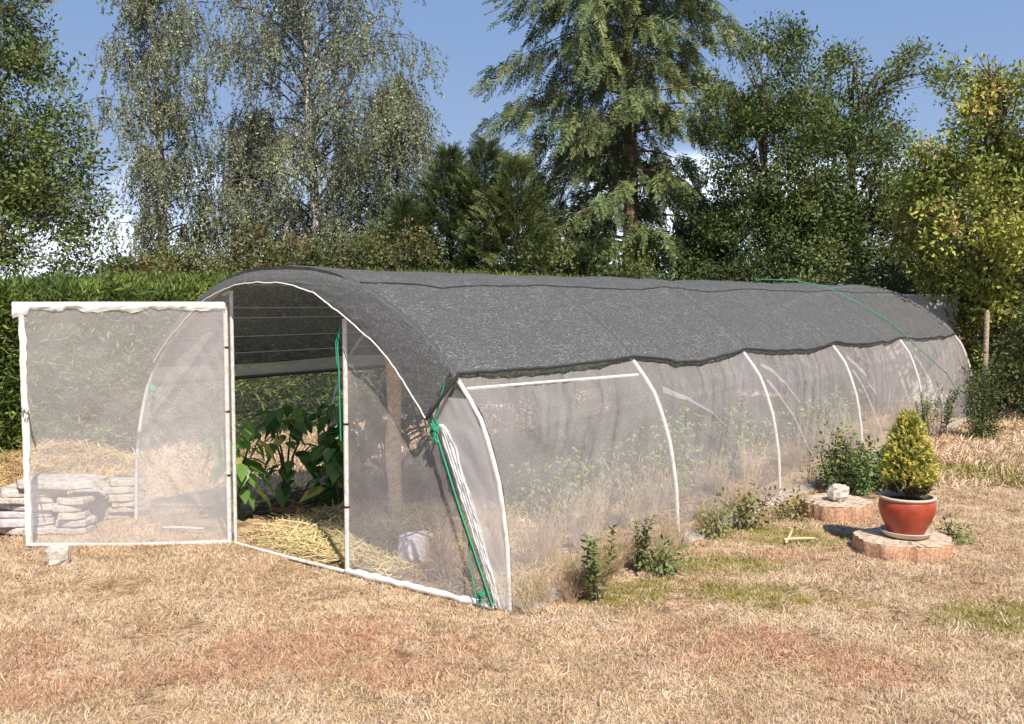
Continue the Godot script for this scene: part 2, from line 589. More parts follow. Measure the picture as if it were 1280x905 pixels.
func thuja(label: String, at: Vector3, h: float, r: float, seed_: int, c: Color) -> void:
	rng.seed = seed_
	var o := thing("thuja_tree", label, "tree", at, 0.0, "dark conifers between birch and cypress")
	var trunk := MB.new()
	trunk.tube([Vector3.ZERO, Vector3(0.03, h * 0.5, 0), Vector3(0, h * 0.98, 0.02)], [0.1, 0.06, 0.01], 7, false)
	var xf := [[], []]; var cs := [[], []]
	for i in int(600 * h * r / 4.0):
		var q := pow(rng.randf(), 0.8)
		var a := rf(0, TAU)
		var rr := r * pow(1.0 - q, 0.62) * (0.82 + 0.25 * sin(a * 3.0 + q * 14.0 + seed_)) * rf(0.3, 1.05)
		var pos := Vector3(cos(a) * rr, q * h + 0.05, sin(a) * rr)
		var d := Vector3(cos(a), rf(-0.5, 0.6) + q * 0.8, sin(a)).normalized()
		var kk := rng.randi_range(0, 1)
		xf[kk].append(Transform3D(basis_to(d, rf(0, TAU), rf(0.42, 0.78) * (1.0 if q < 0.85 else 0.7)), pos))
		cs[kk].append(jitter(c, 0.3))
	for k in 5:   # leader
		xf[0].append(Transform3D(basis_to(Vector3(rf(-0.15, 0.15), 1, rf(-0.15, 0.15)), rf(0, TAU), 0.4), Vector3(0, h * (0.8 + 0.045 * k), 0)))
		cs[0].append(jitter(c, 0.2))
	obj("trunk", trunk.mesh(), M.bark, o)
	for kk in 2:
		many("crown", L["frond%d" % kk], M.leaf, xf[kk], cs[kk], o)

# ------------------------------------------------------------------ the greenhouse
const W := 3.72
const LEN := 11.34
const GH_AT := Vector3(-2.97, 0, -7.58)
const GH_YAW := -0.651
const HALF := [Vector2(0, 0), Vector2(0.02, 0.38), Vector2(0.07, 0.69), Vector2(0.14, 0.91), Vector2(0.22, 1.09), Vector2(0.40, 1.31), Vector2(0.57, 1.46), Vector2(0.73, 1.57), Vector2(0.9, 1.675), Vector2(1.1, 1.785), Vector2(1.3, 1.86), Vector2(1.6, 1.912), Vector2(1.86, 1.925)]
const HOOPS := [0.0, 2.0, 3.9, 6.15, 8.57, 11.34]
var arc := []      # profile from the right foot over the top to the left foot, evenly spaced
var arc_len := 0.0

func gh_world(s: float, h: float, w: float) -> Vector3:
	return GH_AT + Vector3(s, h, -w).rotated(Vector3.UP, GH_YAW)

func build_arc() -> void:
	var cv := Curve2D.new()
	var pts := []
	for k in HALF.size(): pts.append(Vector2(W - HALF[k].x, HALF[k].y))
	for k in range(HALF.size() - 2, -1, -1): pts.append(HALF[k])
	for k in pts.size():
		var t: Vector2 = (pts[mini(k + 1, pts.size() - 1)] - pts[maxi(k - 1, 0)])
		var l0: float = (pts[k] - pts[maxi(k - 1, 0)]).length()
		var l1: float = (pts[mini(k + 1, pts.size() - 1)] - pts[k]).length()
		var tn := t.normalized()
		cv.add_point(pts[k], -tn * l0 / 3.0, tn * l1 / 3.0)
	arc_len = cv.get_baked_length()
	for k in 201:
		arc.append(cv.sample_baked(arc_len * k / 200.0))
func prof(a: float) -> Vector2:   # a in metres from the right foot
	var f := clampf(a / arc_len, 0, 1) * 200.0
	var i := mini(int(f), 199)
	return arc[i].lerp(arc[i + 1], f - i)
func prof_n(a: float) -> Vector2:
	var t := (prof(a + 0.02) - prof(a - 0.02)).normalized()
	return Vector2(t.y, -t.x)
func arc_at_h(h: float) -> float:   # on the right flank
	for k in 100:
		if arc[k].y >= h: return arc_len * k / 200.0
	return arc_len * 0.5
func bay(w: float) -> float:    # 0 at a hoop, 1 between two
	for k in HOOPS.size() - 1:
		if w <= HOOPS[k + 1]: return sin(PI * clampf((w - HOOPS[k]) / (HOOPS[k + 1] - HOOPS[k]), 0, 1))
	return 0.0

func skin(a0: Callable, a1: Callable, w0: float, w1: float, nw: int, na: int, off: Callable, uvs := 1.0) -> ArrayMesh:
	var m := MB.new()
	for i in nw + 1:
		var w := lerpf(w0, w1, float(i) / nw)
		for j in na + 1:
			var a: float = lerpf(a0.call(w), a1.call(w), float(j) / na)
			var q := prof(a)
			var n := prof_n(a)
			var o: float = off.call(a, w)
			m.p(Vector3(q.x + n.x * o, q.y + n.y * o, -w), Vector2(w, a) * uvs)
	for i in nw:
		for j in na:
			var k := i * (na + 1) + j
			m.quad(k, k + 1, k + na + 2, k + na + 1)
	return m.mesh()

func hoop_mesh(w: float, r: float, lean := 0.0) -> ArrayMesh:
	var m := MB.new()
	var pts := []
	for k in range(0, 201, 4):
		pts.append(Vector3(arc[k].x, arc[k].y if k > 0 and k < 200 else -0.06, -w + lean * arc[k].y))
	m.tube(pts, r, 8)
	return m.mesh()

func line(pts: Array, r: float, sides := 6) -> ArrayMesh:
	var m := MB.new()
	m.tube(pts, r, sides)
	return m.mesh()

func knot(at: Vector3, size: float, r: float) -> ArrayMesh:
	var m := MB.new()
	var pts := []
	for k in 26:
		var a := k * 0.9
		pts.append(at + Vector3(cos(a) * size * 0.5, sin(k * 1.7) * size * 0.6, sin(a) * size * 0.5))
	m.tube(pts, r, 5)
	for k in 3:
		m.tube([at, at + Vector3(rf(-1, 1), -0.7, rf(-0.2, 0.5)) * size, at + Vector3(rf(-1, 1), -1.8, rf(-0.2, 0.5)) * size], r, 5)
	return m.mesh()

func greenhouse() -> void:
	rng.seed = 77
	nz.seed = 5
	nz.frequency = 1.0
	var o := thing("tunnel_greenhouse", "long arched tunnel greenhouse of white hoops covered in hazy clear film, its front door open", "greenhouse", GH_AT, GH_YAW)
	for w in HOOPS:
		obj("hoop", hoop_mesh(w, 0.0145), M.pvc, o)
	# film on the flanks: from the ground to just under the net
	var drape := func(a: float, w: float) -> float:
		var b := bay(w)
		if b < 0.02 and a < 1.12: return 0.022
		var low := clampf(a / 1.3, 0, 1)
		return lerpf(0.022, 0.004, clampf((a - 1.15) * 5.0, 0, 1)) - 0.035 * b * sin(PI * clampf(a / 1.7, 0, 1)) - 0.012 * b * clampf((a - 1.0) * 3.0, 0, 1) + 0.018 * b * nz.get_noise_2d(w * 2.2 + a * 1.6, a * 2.0) + 0.022 * nz.get_noise_2d(w * 5.0 - a * 4.0, a * 0.9) * low * b + 0.005 * b * nz.get_noise_2d(w * 14.0 + a * 9.0, a * 8.0)
	var creases := []
	for k in HOOPS.size() - 1:
		for z in 5:
			var cw: float = HOOPS[k] + rf(0.03, 0.2) * (HOOPS[k + 1] - HOOPS[k])
			var p0 := Vector2(cw, rf(0.9, 1.25))
			creases.append([p0, p0 + Vector2(rf(0.25, 0.8), rf(-0.8, -0.2)), rf(-0.02, 0.026)])
		creases.append([Vector2(HOOPS[k] + 0.1, rf(0.95, 1.1)), Vector2(HOOPS[k + 1] - 0.1, rf(0.95, 1.1)), 0.012])
	var creased := func(a: float, w: float) -> float:
		var d: float = drape.call(a, w)
		var q := Vector2(w, a)
		for c in creases:
			if absf(c[0].x - w) > 2.6: continue
			var e: Vector2 = c[1] - c[0]
			var t: float = (q - c[0]).dot(e) / e.length_squared()
			if t < 0.0 or t > 1.0: continue
			var dist: float = (q - c[0] - e * t).length()
			d += c[2] * exp(-pow(dist / 0.022, 2.0)) * sin(PI * t)
		return d
	var inner_off := func(a: float, w: float) -> float: return -0.03 - 0.05 * bay(w)
	var film := skin(func(_w): return -0.0, func(_w): return 1.5, 0.0, LEN, 520, 60, creased)
	var f := obj("side_film", film, M.film, o)
	# slack film doubled over in narrow folds that run off the hoops
	for fd in [[Vector2(3.95, 1.05), Vector2(4.75, 0.15), 0.06], [Vector2(4.0, 1.2), Vector2(4.6, 0.8), 0.07], [Vector2(2.08, 1.1), Vector2(3.0, 0.75), 0.06], [Vector2(6.2, 1.0), Vector2(6.9, 0.1), 0.06], [Vector2(6.2, 1.15), Vector2(6.8, 0.7), 0.08], [Vector2(8.65, 1.05), Vector2(9.4, 0.2), 0.09]]:
		var rb := MB.new()
		var dirv: Vector2 = (fd[1] - fd[0]).normalized()
		var sd := Vector2(-dirv.y, dirv.x)
		for i in 25:
			var q := i / 24.0
			var c2: Vector2 = fd[0].lerp(fd[1], q) + sd * 0.03 * sin(q * 4.0)
			for j in 4:
				var e: Vector2 = c2 + sd * (j / 3.0 - 0.5) * fd[2] * (1.0 - 0.8 * q) * (0.4 + 0.6 * sin(PI * minf(1.0, q * 3.0 + 0.2)) if q < 0.2 else 1.0)
				var pq := prof(e.y)
				var pn := prof_n(e.y)
				var up: float = creased.call(e.y, e.x) + 0.006 + (0.008 if j == 1 or j == 2 else 0.0)
				rb.p(Vector3(pq.x + pn.x * up, pq.y + pn.y * up, -e.x), e)
		for i in 24:
			for j in 3:
				var k := i * 4 + j
				rb.quad(k, k + 1, k + 5, k + 4)
		obj("film_fold", rb.mesh(), M.film, o)
	# loose skirt of film lying on the ground along the flank
	var sk := MB.new()
	for i in 181:
		var w := LEN * i / 180.0
		for j in 4:
			var q := j / 3.0
			sk.p(Vector3(W + 0.02 + q * (0.10 + 0.05 * nz.get_noise_1d(w * 3.0)), 0.045 - q * 0.03 + 0.02 * absf(nz.get_noise_2d(w * 7.0, q * 3.0)), -w), Vector2(w, q * 0.2))
	for i in 180:
		for j in 3:
			var k := i * 4 + j
			sk.quad(k, k + 1, k + 5, k + 4)
	obj("skirt_film", sk.mesh(), M.film, o)
	var full := arc_len
	obj("side_film", skin(func(w): return full - arc_at_h(1.2) + 0.03 * bay(w) - 0.015, func(_w): return full - 1.12, 0.0, LEN, 120, 6, func(a, w): return 0.01), M.fold, o)  # no fold here: denser white film stands in for light on this band
	obj("side_film", skin(func(_w): return full - 1.10, func(_w): return full, 0.0, LEN, 120, 14, func(a, w): return 0.02), M.film, o)
	# rails along the flanks
	var pl := prof(full - 1.12)
	obj("side_rail", line([Vector3(pl.x + 0.03, pl.y, 0), Vector3(pl.x + 0.03, pl.y, -LEN)], 0.016), M.darksteel, o)
	obj("brace", line([Vector3(0.75, 1.1, -3.4), Vector3(0.62, 0.55, -3.3)], 0.016), M.darksteel, o)
	var pr := prof(arc_at_h(1.2))
	obj("side_rail", line([Vector3(pr.x - 0.03, pr.y + 0.02, -0.05), Vector3(pr.x - 0.03, pr.y - 0.02, -2.0)], 0.012), M.pvc, o)
	# wires under the roof
	for h in [1.69, 1.6, 1.45, 1.31]:
		var q := prof(arc_at_h(h))
		obj("roof_wire", line([Vector3(W - q.x + 0.03, q.y - 0.015, 0.0), Vector3(W - q.x + 0.03, q.y - 0.03, -LEN * 0.5), Vector3(W - q.x + 0.03, q.y - 0.015, -LEN)], 0.0035, 4), M.wire, o)
	for sx in [1.45, 2.3]:
		obj("roof_wire", line([Vector3(sx, 1.84, 0.0), Vector3(sx, 1.82, -LEN)], 0.0035, 4), M.wire, o)
	# front wall
	obj("door_post", line([Vector3(1.277, -0.05, 0.01), Vector3(1.277, 1.80, 0.01)], 0.014, 8), M.pvc, o)
	obj("door_post", line([Vector3(2.42, -0.05, 0.01), Vector3(2.42, 1.62, 0.01)], 0.016, 8), M.pvc, o)
	obj("door_sill", line([Vector3(1.30, 0.022, 0.03), Vector3(1.8, 0.018, 0.04), Vector3(2.41, 0.012, 0.03)], 0.013, 8), M.pvc, o)
	obj("front_film", front_panel(2.42, true), M.film, o)
	obj("front_film", front_panel(1.277, false), M.film, o)
	# film hem rolled on the ground under the front panel
	var hem := MB.new()
	var hp := []; var hr := []
	for k in 24:
		var q := k / 23.0
		hp.append(Vector3(2.44 + q * 1.19, 0.02 + 0.012 * nz.get_noise_1d(q * 30.0), 0.03 + 0.02 * nz.get_noise_1d(q * 21.0 + 9.0)))
		hr.append(0.022 + 0.014 * nz.get_noise_1d(q * 44.0))
	hem.tube(hp, hr, 8)
	obj("film_hem", hem.mesh(), M.fold, o)
	# bunched film laced along the rope at the corner
	var g := MB.new()
	for i in 71:
		var q := i / 70.0
		var c := Vector3(3.24, 1.02, 0.035).lerp(Vector3(3.66, 0.02, 0.035), q)
		var wd := 0.02 + 0.03 * sin(PI * pow(q, 0.8)) + 0.03 * (1.0 - absf(q - 0.12) * 8.0 if q < 0.24 else 0.0)
		for j in 17:
			var e := j / 16.0
			g.p(c + Vector3((e - 0.2) * wd * 1.6, 0, 0.006 * sin(e * 26.0 + nz.get_noise_1d(q * 6.0) * 2.0) + 0.010 * nz.get_noise_2d(e * 12.0, q * 7.0)), Vector2(e * 0.4, q))
	for i in 70:
		for j in 16:
			var k := i * 17 + j
			g.quad(k, k + 1, k + 18, k + 17)
	obj("film_gather", g.mesh(), M.fold, o)
	var cf := MB.new()
	for i in 41:
		var q := i / 40.0
		var h := lerpf(1.18, 0.02, q)
		var ra := Vector2(3.17, 1.08).lerp(Vector2(3.64, 0.02), clampf((1.08 - h) / 1.06, 0, 1))
		var rb := prof(arc_at_h(h)).x + 0.01
		for j in 9:
			var e := j / 8.0
			cf.p(Vector3(lerpf(ra.x, rb, e), h, 0.028 + 0.018 * nz.get_noise_2d(e * 5.0 + q * 3.0, q * 2.0) * sin(PI * e)), Vector2(e * 0.3, h))
	for i in 40:
		for j in 8:
			var k := i * 9 + j
			cf.quad(k, k + 1, k + 10, k + 9)
	obj("corner_film", cf.mesh(), M.corner_film, o)
	# rear wall
	var rw := MB.new()
	for i in 41:
		var a := arc_len * i / 40.0
		var q := prof(a)
		rw.p(Vector3(q.x, q.y, -LEN), Vector2(q.x, q.y)); rw.p(Vector3(q.x, minf(0.0, q.y), -LEN), Vector2(q.x, 0))
	for i in 40:
		rw.quad(i * 2, i * 2 + 1, i * 2 + 3, i * 2 + 2)
	obj("rear_film", rw.mesh(), M.film, o)
	# cords
	var kp := Vector3(3.215, 1.0, 0.06)
	obj("corner_rope", line([Vector3(3.30, 1.30, 0.05), Vector3(3.26, 1.15, 0.07), kp], 0.005, 6), M.green_rope, o)
	obj("corner_rope", line([Vector3(3.19, 1.06, 0.06), kp, Vector3(3.40, 0.55, 0.055), Vector3(3.645, 0.03, 0.06)], 0.0055, 6), M.green_rope, o)
	obj("corner_rope", line([Vector3(3.175, 1.08, 0.055), Vector3(3.38, 0.56, 0.05), Vector3(3.63, 0.03, 0.055)], 0.006, 6), M.darksteel, o)
	obj("corner_rope", line([Vector3(3.45, 0.42, 0.04), Vector3(3.47, 0.25, 0.05), Vector3(3.54, 0.03, 0.07)], 0.004, 5), M.green_rope, o)
	obj("rope_knot", knot(kp, 0.045, 0.0055), M.green_rope, o)
	obj("rope_knot", knot(Vector3(3.57, 0.09, 0.07), 0.03, 0.005), M.green_rope, o)
	obj("rope_knot", knot(Vector3(0.36, 1.07, 0.06), 0.04, 0.0055), M.green_rope, o)
	obj("post_cord", line([Vector3(2.40, 1.55, 0.035), Vector3(2.385, 1.45, 0.04), Vector3(2.395, 1.3, 0.04), Vector3(2.40, 0.85, 0.035)], 0.005, 5), M.green_rope, o)
	obj("post_cord", line([Vector3(2.41, 1.57, 0.035), Vector3(2.375, 1.47, 0.045), Vector3(2.38, 1.36, 0.045), Vector3(2.40, 1.28, 0.035)], 0.004, 5), M.green_rope, o)
	obj("roof_cord", line(over_roof([[1.7, 8.0], [2.2, 8.1], [2.6, 8.25], [3.0, 8.4], [3.3, 8.6]]) + [Vector3(3.78, 0.75, -9.4), Vector3(3.95, 0.02, -10.3)], 0.006, 5), M.green_rope, o)
	for hh in [0.42, 0.95]:
		var clip := MB.new()
		clip.tube([Vector3(2.42, hh, 0.01), Vector3(2.42, hh + 0.012, 0.01)], 0.0185, 8)
		obj("clip", clip.mesh(), M.black, o)
	# the open door: hinged on the near post, swung out to the side
	var d := Node3D.new()
	d.name = "door"
	o.add_child(d)
	d.position = Vector3(1.262, 0.0, 0.05)
	d.rotation.y = -GH_YAW + PI + 0.033
	var dw := 1.385; var dh := 1.70
	var tubes := [[Vector3(0, 0.02, 0), Vector3(0, dh, 0)], [Vector3(dw, 0.02, 0), Vector3(dw + 0.01, dh, 0)], [Vector3(0, dh, 0), Vector3(dw + 0.01, dh, 0)], [Vector3(-0.01, 0.03, 0), Vector3(dw * 0.5, 0.012, 0), Vector3(dw + 0.01, 0.018, 0)]]
	for tb in tubes:
		obj("door_frame", line(tb, 0.0165, 8), M.pvc, d)
	var df := MB.new()
	for i in 49:
		for j in 57:
			var x := dw * i / 48.0
			var y := 0.02 + (dh - 0.02) * j / 56.0
			var z := 0.012 * nz.get_noise_2d(x * 2.0 + y * 1.4, y * 1.2) + 0.02 * nz.get_noise_2d((x + y) * 4.0, (x - y) * 0.9 + 40.0) * sin(PI * i / 48.0) * sin(PI * j / 56.0) + 0.005 * nz.get_noise_2d(x * 14.0, y * 12.0)
			df.p(Vector3(x, y, z - 0.022), Vector2(x, y))
	for i in 48:
		for j in 56:
			var k := i * 57 + j
			df.quad(k, k + 1, k + 58, k + 57)
	obj("door_film", df.mesh(), M.door_film, d)
	# film folded round the top bar and the outer post
	var wr := MB.new()
	for i in 61:
		var x := -0.01 + (dw + 0.07) * i / 60.0
		var dep := 0.06 + 0.035 * nz.get_noise_1d(x * 4.0) + 0.02 * nz.get_noise_1d(x * 11.0) + (0.05 if i > 55 else 0.0)
		for j in 7:
			var q := j / 6.0
			wr.p(Vector3(x, dh + 0.024 - q * dep, -0.026 - 0.012 * sin(q * 3.0) + 0.012 * nz.get_noise_2d(x * 12.0, q * 5.0)), Vector2(x, q * 0.2))
	for i in 60:
		for j in 6:
			var k := i * 7 + j
			wr.quad(k, k + 1, k + 8, k + 7)
	obj("film_fold", wr.mesh(), M.fold, d)
	var wl := MB.new()
	for i in 61:
		var y := 0.02 + dh * i / 60.0
		var dep := 0.045 + 0.03 * nz.get_noise_1d(y * 3.0 + 20.0)
		for j in 5:
			var q := j / 4.0
			wl.p(Vector3(dw + 0.022 - q * dep, y, -0.026 + 0.012 * nz.get_noise_2d(y * 9.0, q * 5.0)), Vector2(y, q * 0.2))
	for i in 60:
		for j in 4:
			var k := i * 5 + j
			wl.quad(k, k + 1, k + 6, k + 5)
	obj("film_fold", wl.mesh(), M.fold, d)
	for hh in [0.5, 0.95, 1.4]:
		obj("clip", line([Vector3(0, hh, 0), Vector3(0, hh + 0.014, 0)], 0.019, 8), M.black, d)
	for hh in [0.62, 1.3]:
		obj("clip", line([Vector3(dw, hh, 0), Vector3(dw, hh + 0.012, 0)], 0.022, 8), M.black, d)
	obj("tie_string", knot(Vector3(dw - 0.01, 0.98, -0.04), 0.035, 0.006), M.white_rope, d)
	obj("tie_string", line([Vector3(dw - 0.03, 0.97, -0.04), Vector3(dw - 0.05, 0.85, -0.05), Vector3(dw - 0.08, 0.72, -0.05)], 0.005, 5), M.twig, d)

func over_roof(list: Array) -> Array:
	var out := []
	for q in list:
		var best := Vector2.ZERO
		for k in 120:
			if arc[k].x <= q[0]:
				best = arc[k]
				break
		out.append(Vector3(best.x, best.y + 0.08, -q[1]))
	return out

func front_panel(s0: float, right: bool) -> ArrayMesh:
	var m := MB.new()
	var nh := 40; var ns := 20
	for i in nh + 1:
		var h := 1.86 * i / nh
		var edge := prof(arc_at_h(minf(h, 1.9))).x
		if not right: edge = W - edge
		var from := s0
		if right and edge < s0: from = edge
		if not right and edge > s0: from = edge
		for j in ns + 1:
			var s := lerpf(from, edge, float(j) / ns)
			m.p(Vector3(s, h, 0.012 * nz.get_noise_2d(s * 4.0, h * 2.0) + 0.012 * nz.get_noise_2d(s * 8.0 + h * 5.0, h * 2.0)), Vector2(s, h))
	for i in nh:
		for j in ns:
			var k := i * (ns + 1) + j
			m.quad(k, k + ns + 1, k + ns + 2, k + 1)
	return m.mesh()

func shade_net() -> void:
	rng.seed = 78
	nz.seed = 15
	nz.frequency = 1.0
	var o := thing("shade_net", "dark grey knitted shade net laid over the roof of the tunnel greenhouse", "net", GH_AT, GH_YAW)
	var full := arc_len
	var right_edge := func(w: float) -> float:
		var base := arc_at_h(1.30 - 0.10 * clampf(w / LEN, 0, 1))
		return base - 0.06 * bay(w) * (1.0 if w > 2.0 else 0.3) + 0.012 * nz.get_noise_1d(w * 5.0)
	var left_edge := func(w: float) -> float:
		return full - arc_at_h(1.2) + 0.03 * bay(w)
	var sag := func(a: float, w: float) -> float:
		var b := bay(w)
		return 0.035 - 0.022 * b * sin(PI * a / full) + 0.020 * nz.get_noise_2d(w * 1.1, a * 1.2) + 0.005 * nz.get_noise_2d(w * 6.0, a * 5.0)
	obj("net_cover", skin(right_edge, left_edge, -0.05, LEN - 0.06, 240, 56, sag, 0.5), M.net, o)
	for side in 2:
		var pts := []
		for k in 121:
			var w := (LEN + 0.03) * k / 120.0
			var a: float = right_edge.call(w) if side == 0 else left_edge.call(w)
			var q: Vector2 = prof(a) + prof_n(a) * (sag.call(a, w) + 0.002)
			pts.append(Vector3(q.x, q.y, -w))
		obj("hem", line(pts, 0.011, 6), M.net_seam, o)
	var sm := []
	var am := 0.0
	for k in 100:
		if arc[k].x <= 2.55:
			am = arc_len * k / 200.0
			break
	for k in 121:
		var w := (LEN + 0.03) * k / 120.0
		var a := am + 0.05 * nz.get_noise_1d(w * 0.7)
		var q: Vector2 = prof(a) + prof_n(a) * (sag.call(a, w) + 0.002)
		sm.append(Vector3(q.x, q.y, -w))
	obj("seam", line(sm, 0.008, 6), M.net_seam, o)
	# flap hanging over the front arch
	var outer := [Vector2(3.32, 1.31), Vector2(3.15, 1.458), Vector2(2.99, 1.572), Vector2(2.82, 1.675), Vector2(2.62, 1.785), Vector2(2.45, 1.852), Vector2(2.12, 1.912), Vector2(1.6, 1.912), Vector2(1.2, 1.825), Vector2(0.9, 1.675), Vector2(0.57, 1.46), Vector2(0.40, 1.31)]
	var inner := [Vector2(3.185, 1.06), Vector2(3.03, 1.245), Vector2(2.9, 1.38), Vector2(2.70, 1.53), Vector2(2.42, 1.687), Vector2(2.2, 1.795), Vector2(1.88, 1.85), Vector2(1.5, 1.842), Vector2(1.18, 1.765), Vector2(0.92, 1.63), Vector2(0.62, 1.42), Vector2(0.46, 1.27)]
	var fl := MB.new()
	var lace := []
	var run := 0.0
	var n := (outer.size() - 1) * 6
	for i in n + 1:
		var f := i / 6.0
		var k := mini(int(f), outer.size() - 2)
		var pa := cat(outer, k, f - k)
		var pb := cat(inner, k, f - k)
		# seat the outer edge on the net itself
		var wob := 0.012 * nz.get_noise_1d(f * 2.4)
		if i > 0: run += 0.08
		for j in 9:
			var q := j / 8.0
			var s2 := pa.lerp(pb, q)
			var outn := (pa - pb).normalized() * 0.035 * (1.0 - q)
			fl.p(Vector3(s2.x + outn.x, s2.y + outn.y + wob * q, 0.05 + 0.05 * sin(q * PI * 0.5) + 0.012 * nz.get_noise_2d(f * 3.0, q * 4.0)), Vector2(run, q * 0.4) * 0.5)
		lace.append(Vector3(pb.x, pb.y + wob, 0.106))
	for i in n:
		for j in 8:
			var k := i * 9 + j
			fl.quad(k, k + 1, k + 10, k + 9)
	obj("front_flap", fl.mesh(), M.net, o)
	obj("lacing", line(lace, 0.0045, 5), M.white_rope, o)
	obj("hem", line([Vector3(3.37, 1.32, 0.02), Vector3(3.29, 1.18, 0.085), Vector3(3.18, 1.05, 0.09)], 0.012, 6), M.net_seam, o)

func cat(l: Array, k: int, f: float) -> Vector2:
	var a: Vector2 = l[maxi(k - 1, 0)]; var b: Vector2 = l[k]; var c: Vector2 = l[k + 1]; var d: Vector2 = l[mini(k + 2, l.size() - 1)]
	return b.cubic_interpolate(c, a, d, f)

# ------------------------------------------------------------------ plants and things
func big_leaf_mesh(l: float, w: float, lobed: bool) -> ArrayMesh:
	var m := MB.new()
	var n := 8
	for i in n + 1:
		var q := float(i) / n
		var ww := w * sin(PI * pow(q, 0.75)) * (1.0 + (0.12 * sin(q * 22.0) if lobed else 0.0)) * 0.5 + 0.002
		var y := -0.30 * q * q * l
		for j in 3:
			m.p(Vector3((j - 1) * ww, y + (0.16 * ww if j != 1 else -0.05 * ww), q * l), Vector2(j * 0.5, q))
	for i in n:
		for j in 2:
			var k := i * 3 + j
			m.quad(k, k + 3, k + 4, k + 1)
	return m.mesh()

func eggplants() -> void:
	rng.seed = 90
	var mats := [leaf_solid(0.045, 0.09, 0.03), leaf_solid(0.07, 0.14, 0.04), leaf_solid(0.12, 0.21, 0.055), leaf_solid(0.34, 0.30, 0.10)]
	var lm := [big_leaf_mesh(0.22, 0.13, true), big_leaf_mesh(0.18, 0.10, true), big_leaf_mesh(0.15, 0.085, false)]
	var stem_m := mat(0.10, 0.09, 0.05, 0.8)
	var spots := [[0.62, 0.50, 0.72, 2, "broad-leaved vegetable plant painted in sunlit leaf tones beside the left door post"], [0.55, 1.05, 0.80, 0, ""], [0.85, 1.35, 0.82, 0, ""], [1.05, 1.75, 0.92, 0, ""], [0.55, 1.9, 0.85, 0, ""], [1.15, 1.1, 0.62, 0, ""], [1.35, 2.0, 0.85, 0, ""], [1.15, 2.6, 0.95, 0, ""]]  # first plant takes lighter leaf tones, its sunlight painted into the colour
	var labels := ["broad-leaved vegetable plant with sunlight painted into its leaf colour, close to the post where the door hangs", "broad-leaved vegetable plant behind the one in sunlit leaf colour", "leafy dark green vegetable plant in the middle of the doorway bed", "tallest dark green vegetable plant in the doorway bed", "dark green vegetable plant against the far film wall", "low dark green vegetable plant at the edge of the straw", "dark green vegetable plant behind the low one, close to the walkway", "dark green vegetable plant deepest inside the doorway bed"]
	for i in spots.size():
		var sp = spots[i]
		var o := thing("vegetable_plant", labels[i], "plant", gh_world(sp[0], 0.06, sp[1]), 0.0, "vegetable plants inside the doorway")
		var m := MB.new()
		var h: float = sp[2]
		for k in 4:
			var a := k * 1.6 + rf(0, 0.5)
			m.tube([Vector3.ZERO, Vector3(cos(a) * 0.06, h * 0.45, sin(a) * 0.06), Vector3(cos(a) * 0.2, h * rf(0.8, 0.98), sin(a) * 0.2)], [0.013, 0.010, 0.005], 5, false)
		obj("stem", m.mesh(), stem_m, o)
		for k in 58:
			var q := pow(rng.randf(), 0.75)
			var a := k * 2.399
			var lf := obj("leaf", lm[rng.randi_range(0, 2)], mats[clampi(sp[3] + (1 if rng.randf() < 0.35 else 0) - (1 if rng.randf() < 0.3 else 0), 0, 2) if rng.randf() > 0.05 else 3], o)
			var rr := rf(0.04, 0.20)
			lf.position = Vector3(cos(a) * rr, h * (0.12 + 0.88 * q), sin(a) * rr)
			lf.rotation = Vector3(rf(0.0, 0.9), -a + PI / 2 + rf(-0.4, 0.4), rf(-0.3, 0.3))
			lf.scale = Vector3.ONE * rf(0.75, 1.15)
	# yellowing leaf
func leaf_solid(r: float, g: float, b: float) -> StandardMaterial3D:
	var m := mat(r, g, b, 0.45, 0.45)
	m.backlight_enabled = true
	m.backlight = lin(r * 2.5, g * 3.0, b * 2.0)
	return m

func sprig_plant(called: String, label: String, category: String, at: Vector3, n: int, spread: float, h: float, c: Color, seed_: int, piece := "weed", group := "", psc := 1.0) -> Node3D:
	rng.seed = seed_
	var o := thing(called, label, category, at, 0.0, group)
	var st := MB.new()
	var xf := [[], []]; var cs := [[], []]
	for k in n:
		var a := rf(0, TAU)
		var r := spread * sqrt(rng.randf())
		var b := Vector3(cos(a) * r, 0, sin(a) * r)
		var hh := h * rf(0.55, 1.0)
		var top := b + Vector3(rf(-0.3, 0.3) * hh * 0.5 + b.x * 0.4, hh, rf(-0.3, 0.3) * hh * 0.5 + b.z * 0.4)
		st.tube([b * 0.7, b.lerp(top, 0.5), top], [0.005, 0.004, 0.002], 4, false)
		var segs := maxi(1, int(hh / 0.16))
		for z in segs:
			var q := (z + 0.75) / segs
			var kk := rng.randi_range(0, 1)
			var d := (top - b).normalized() + rdir() * 0.35
			xf[kk].append(Transform3D(basis_to(d, rf(0, TAU), rf(0.75, 1.25) * psc), b.lerp(top, q) + rdir() * 0.02))
			cs[kk].append(jitter(c, 0.3))
	obj("stem", st.mesh(), M.twig, o)
	for kk in 2:
		many("foliage", L["%s%d" % [piece, kk]], M.leaf, xf[kk], cs[kk], o)
	return o

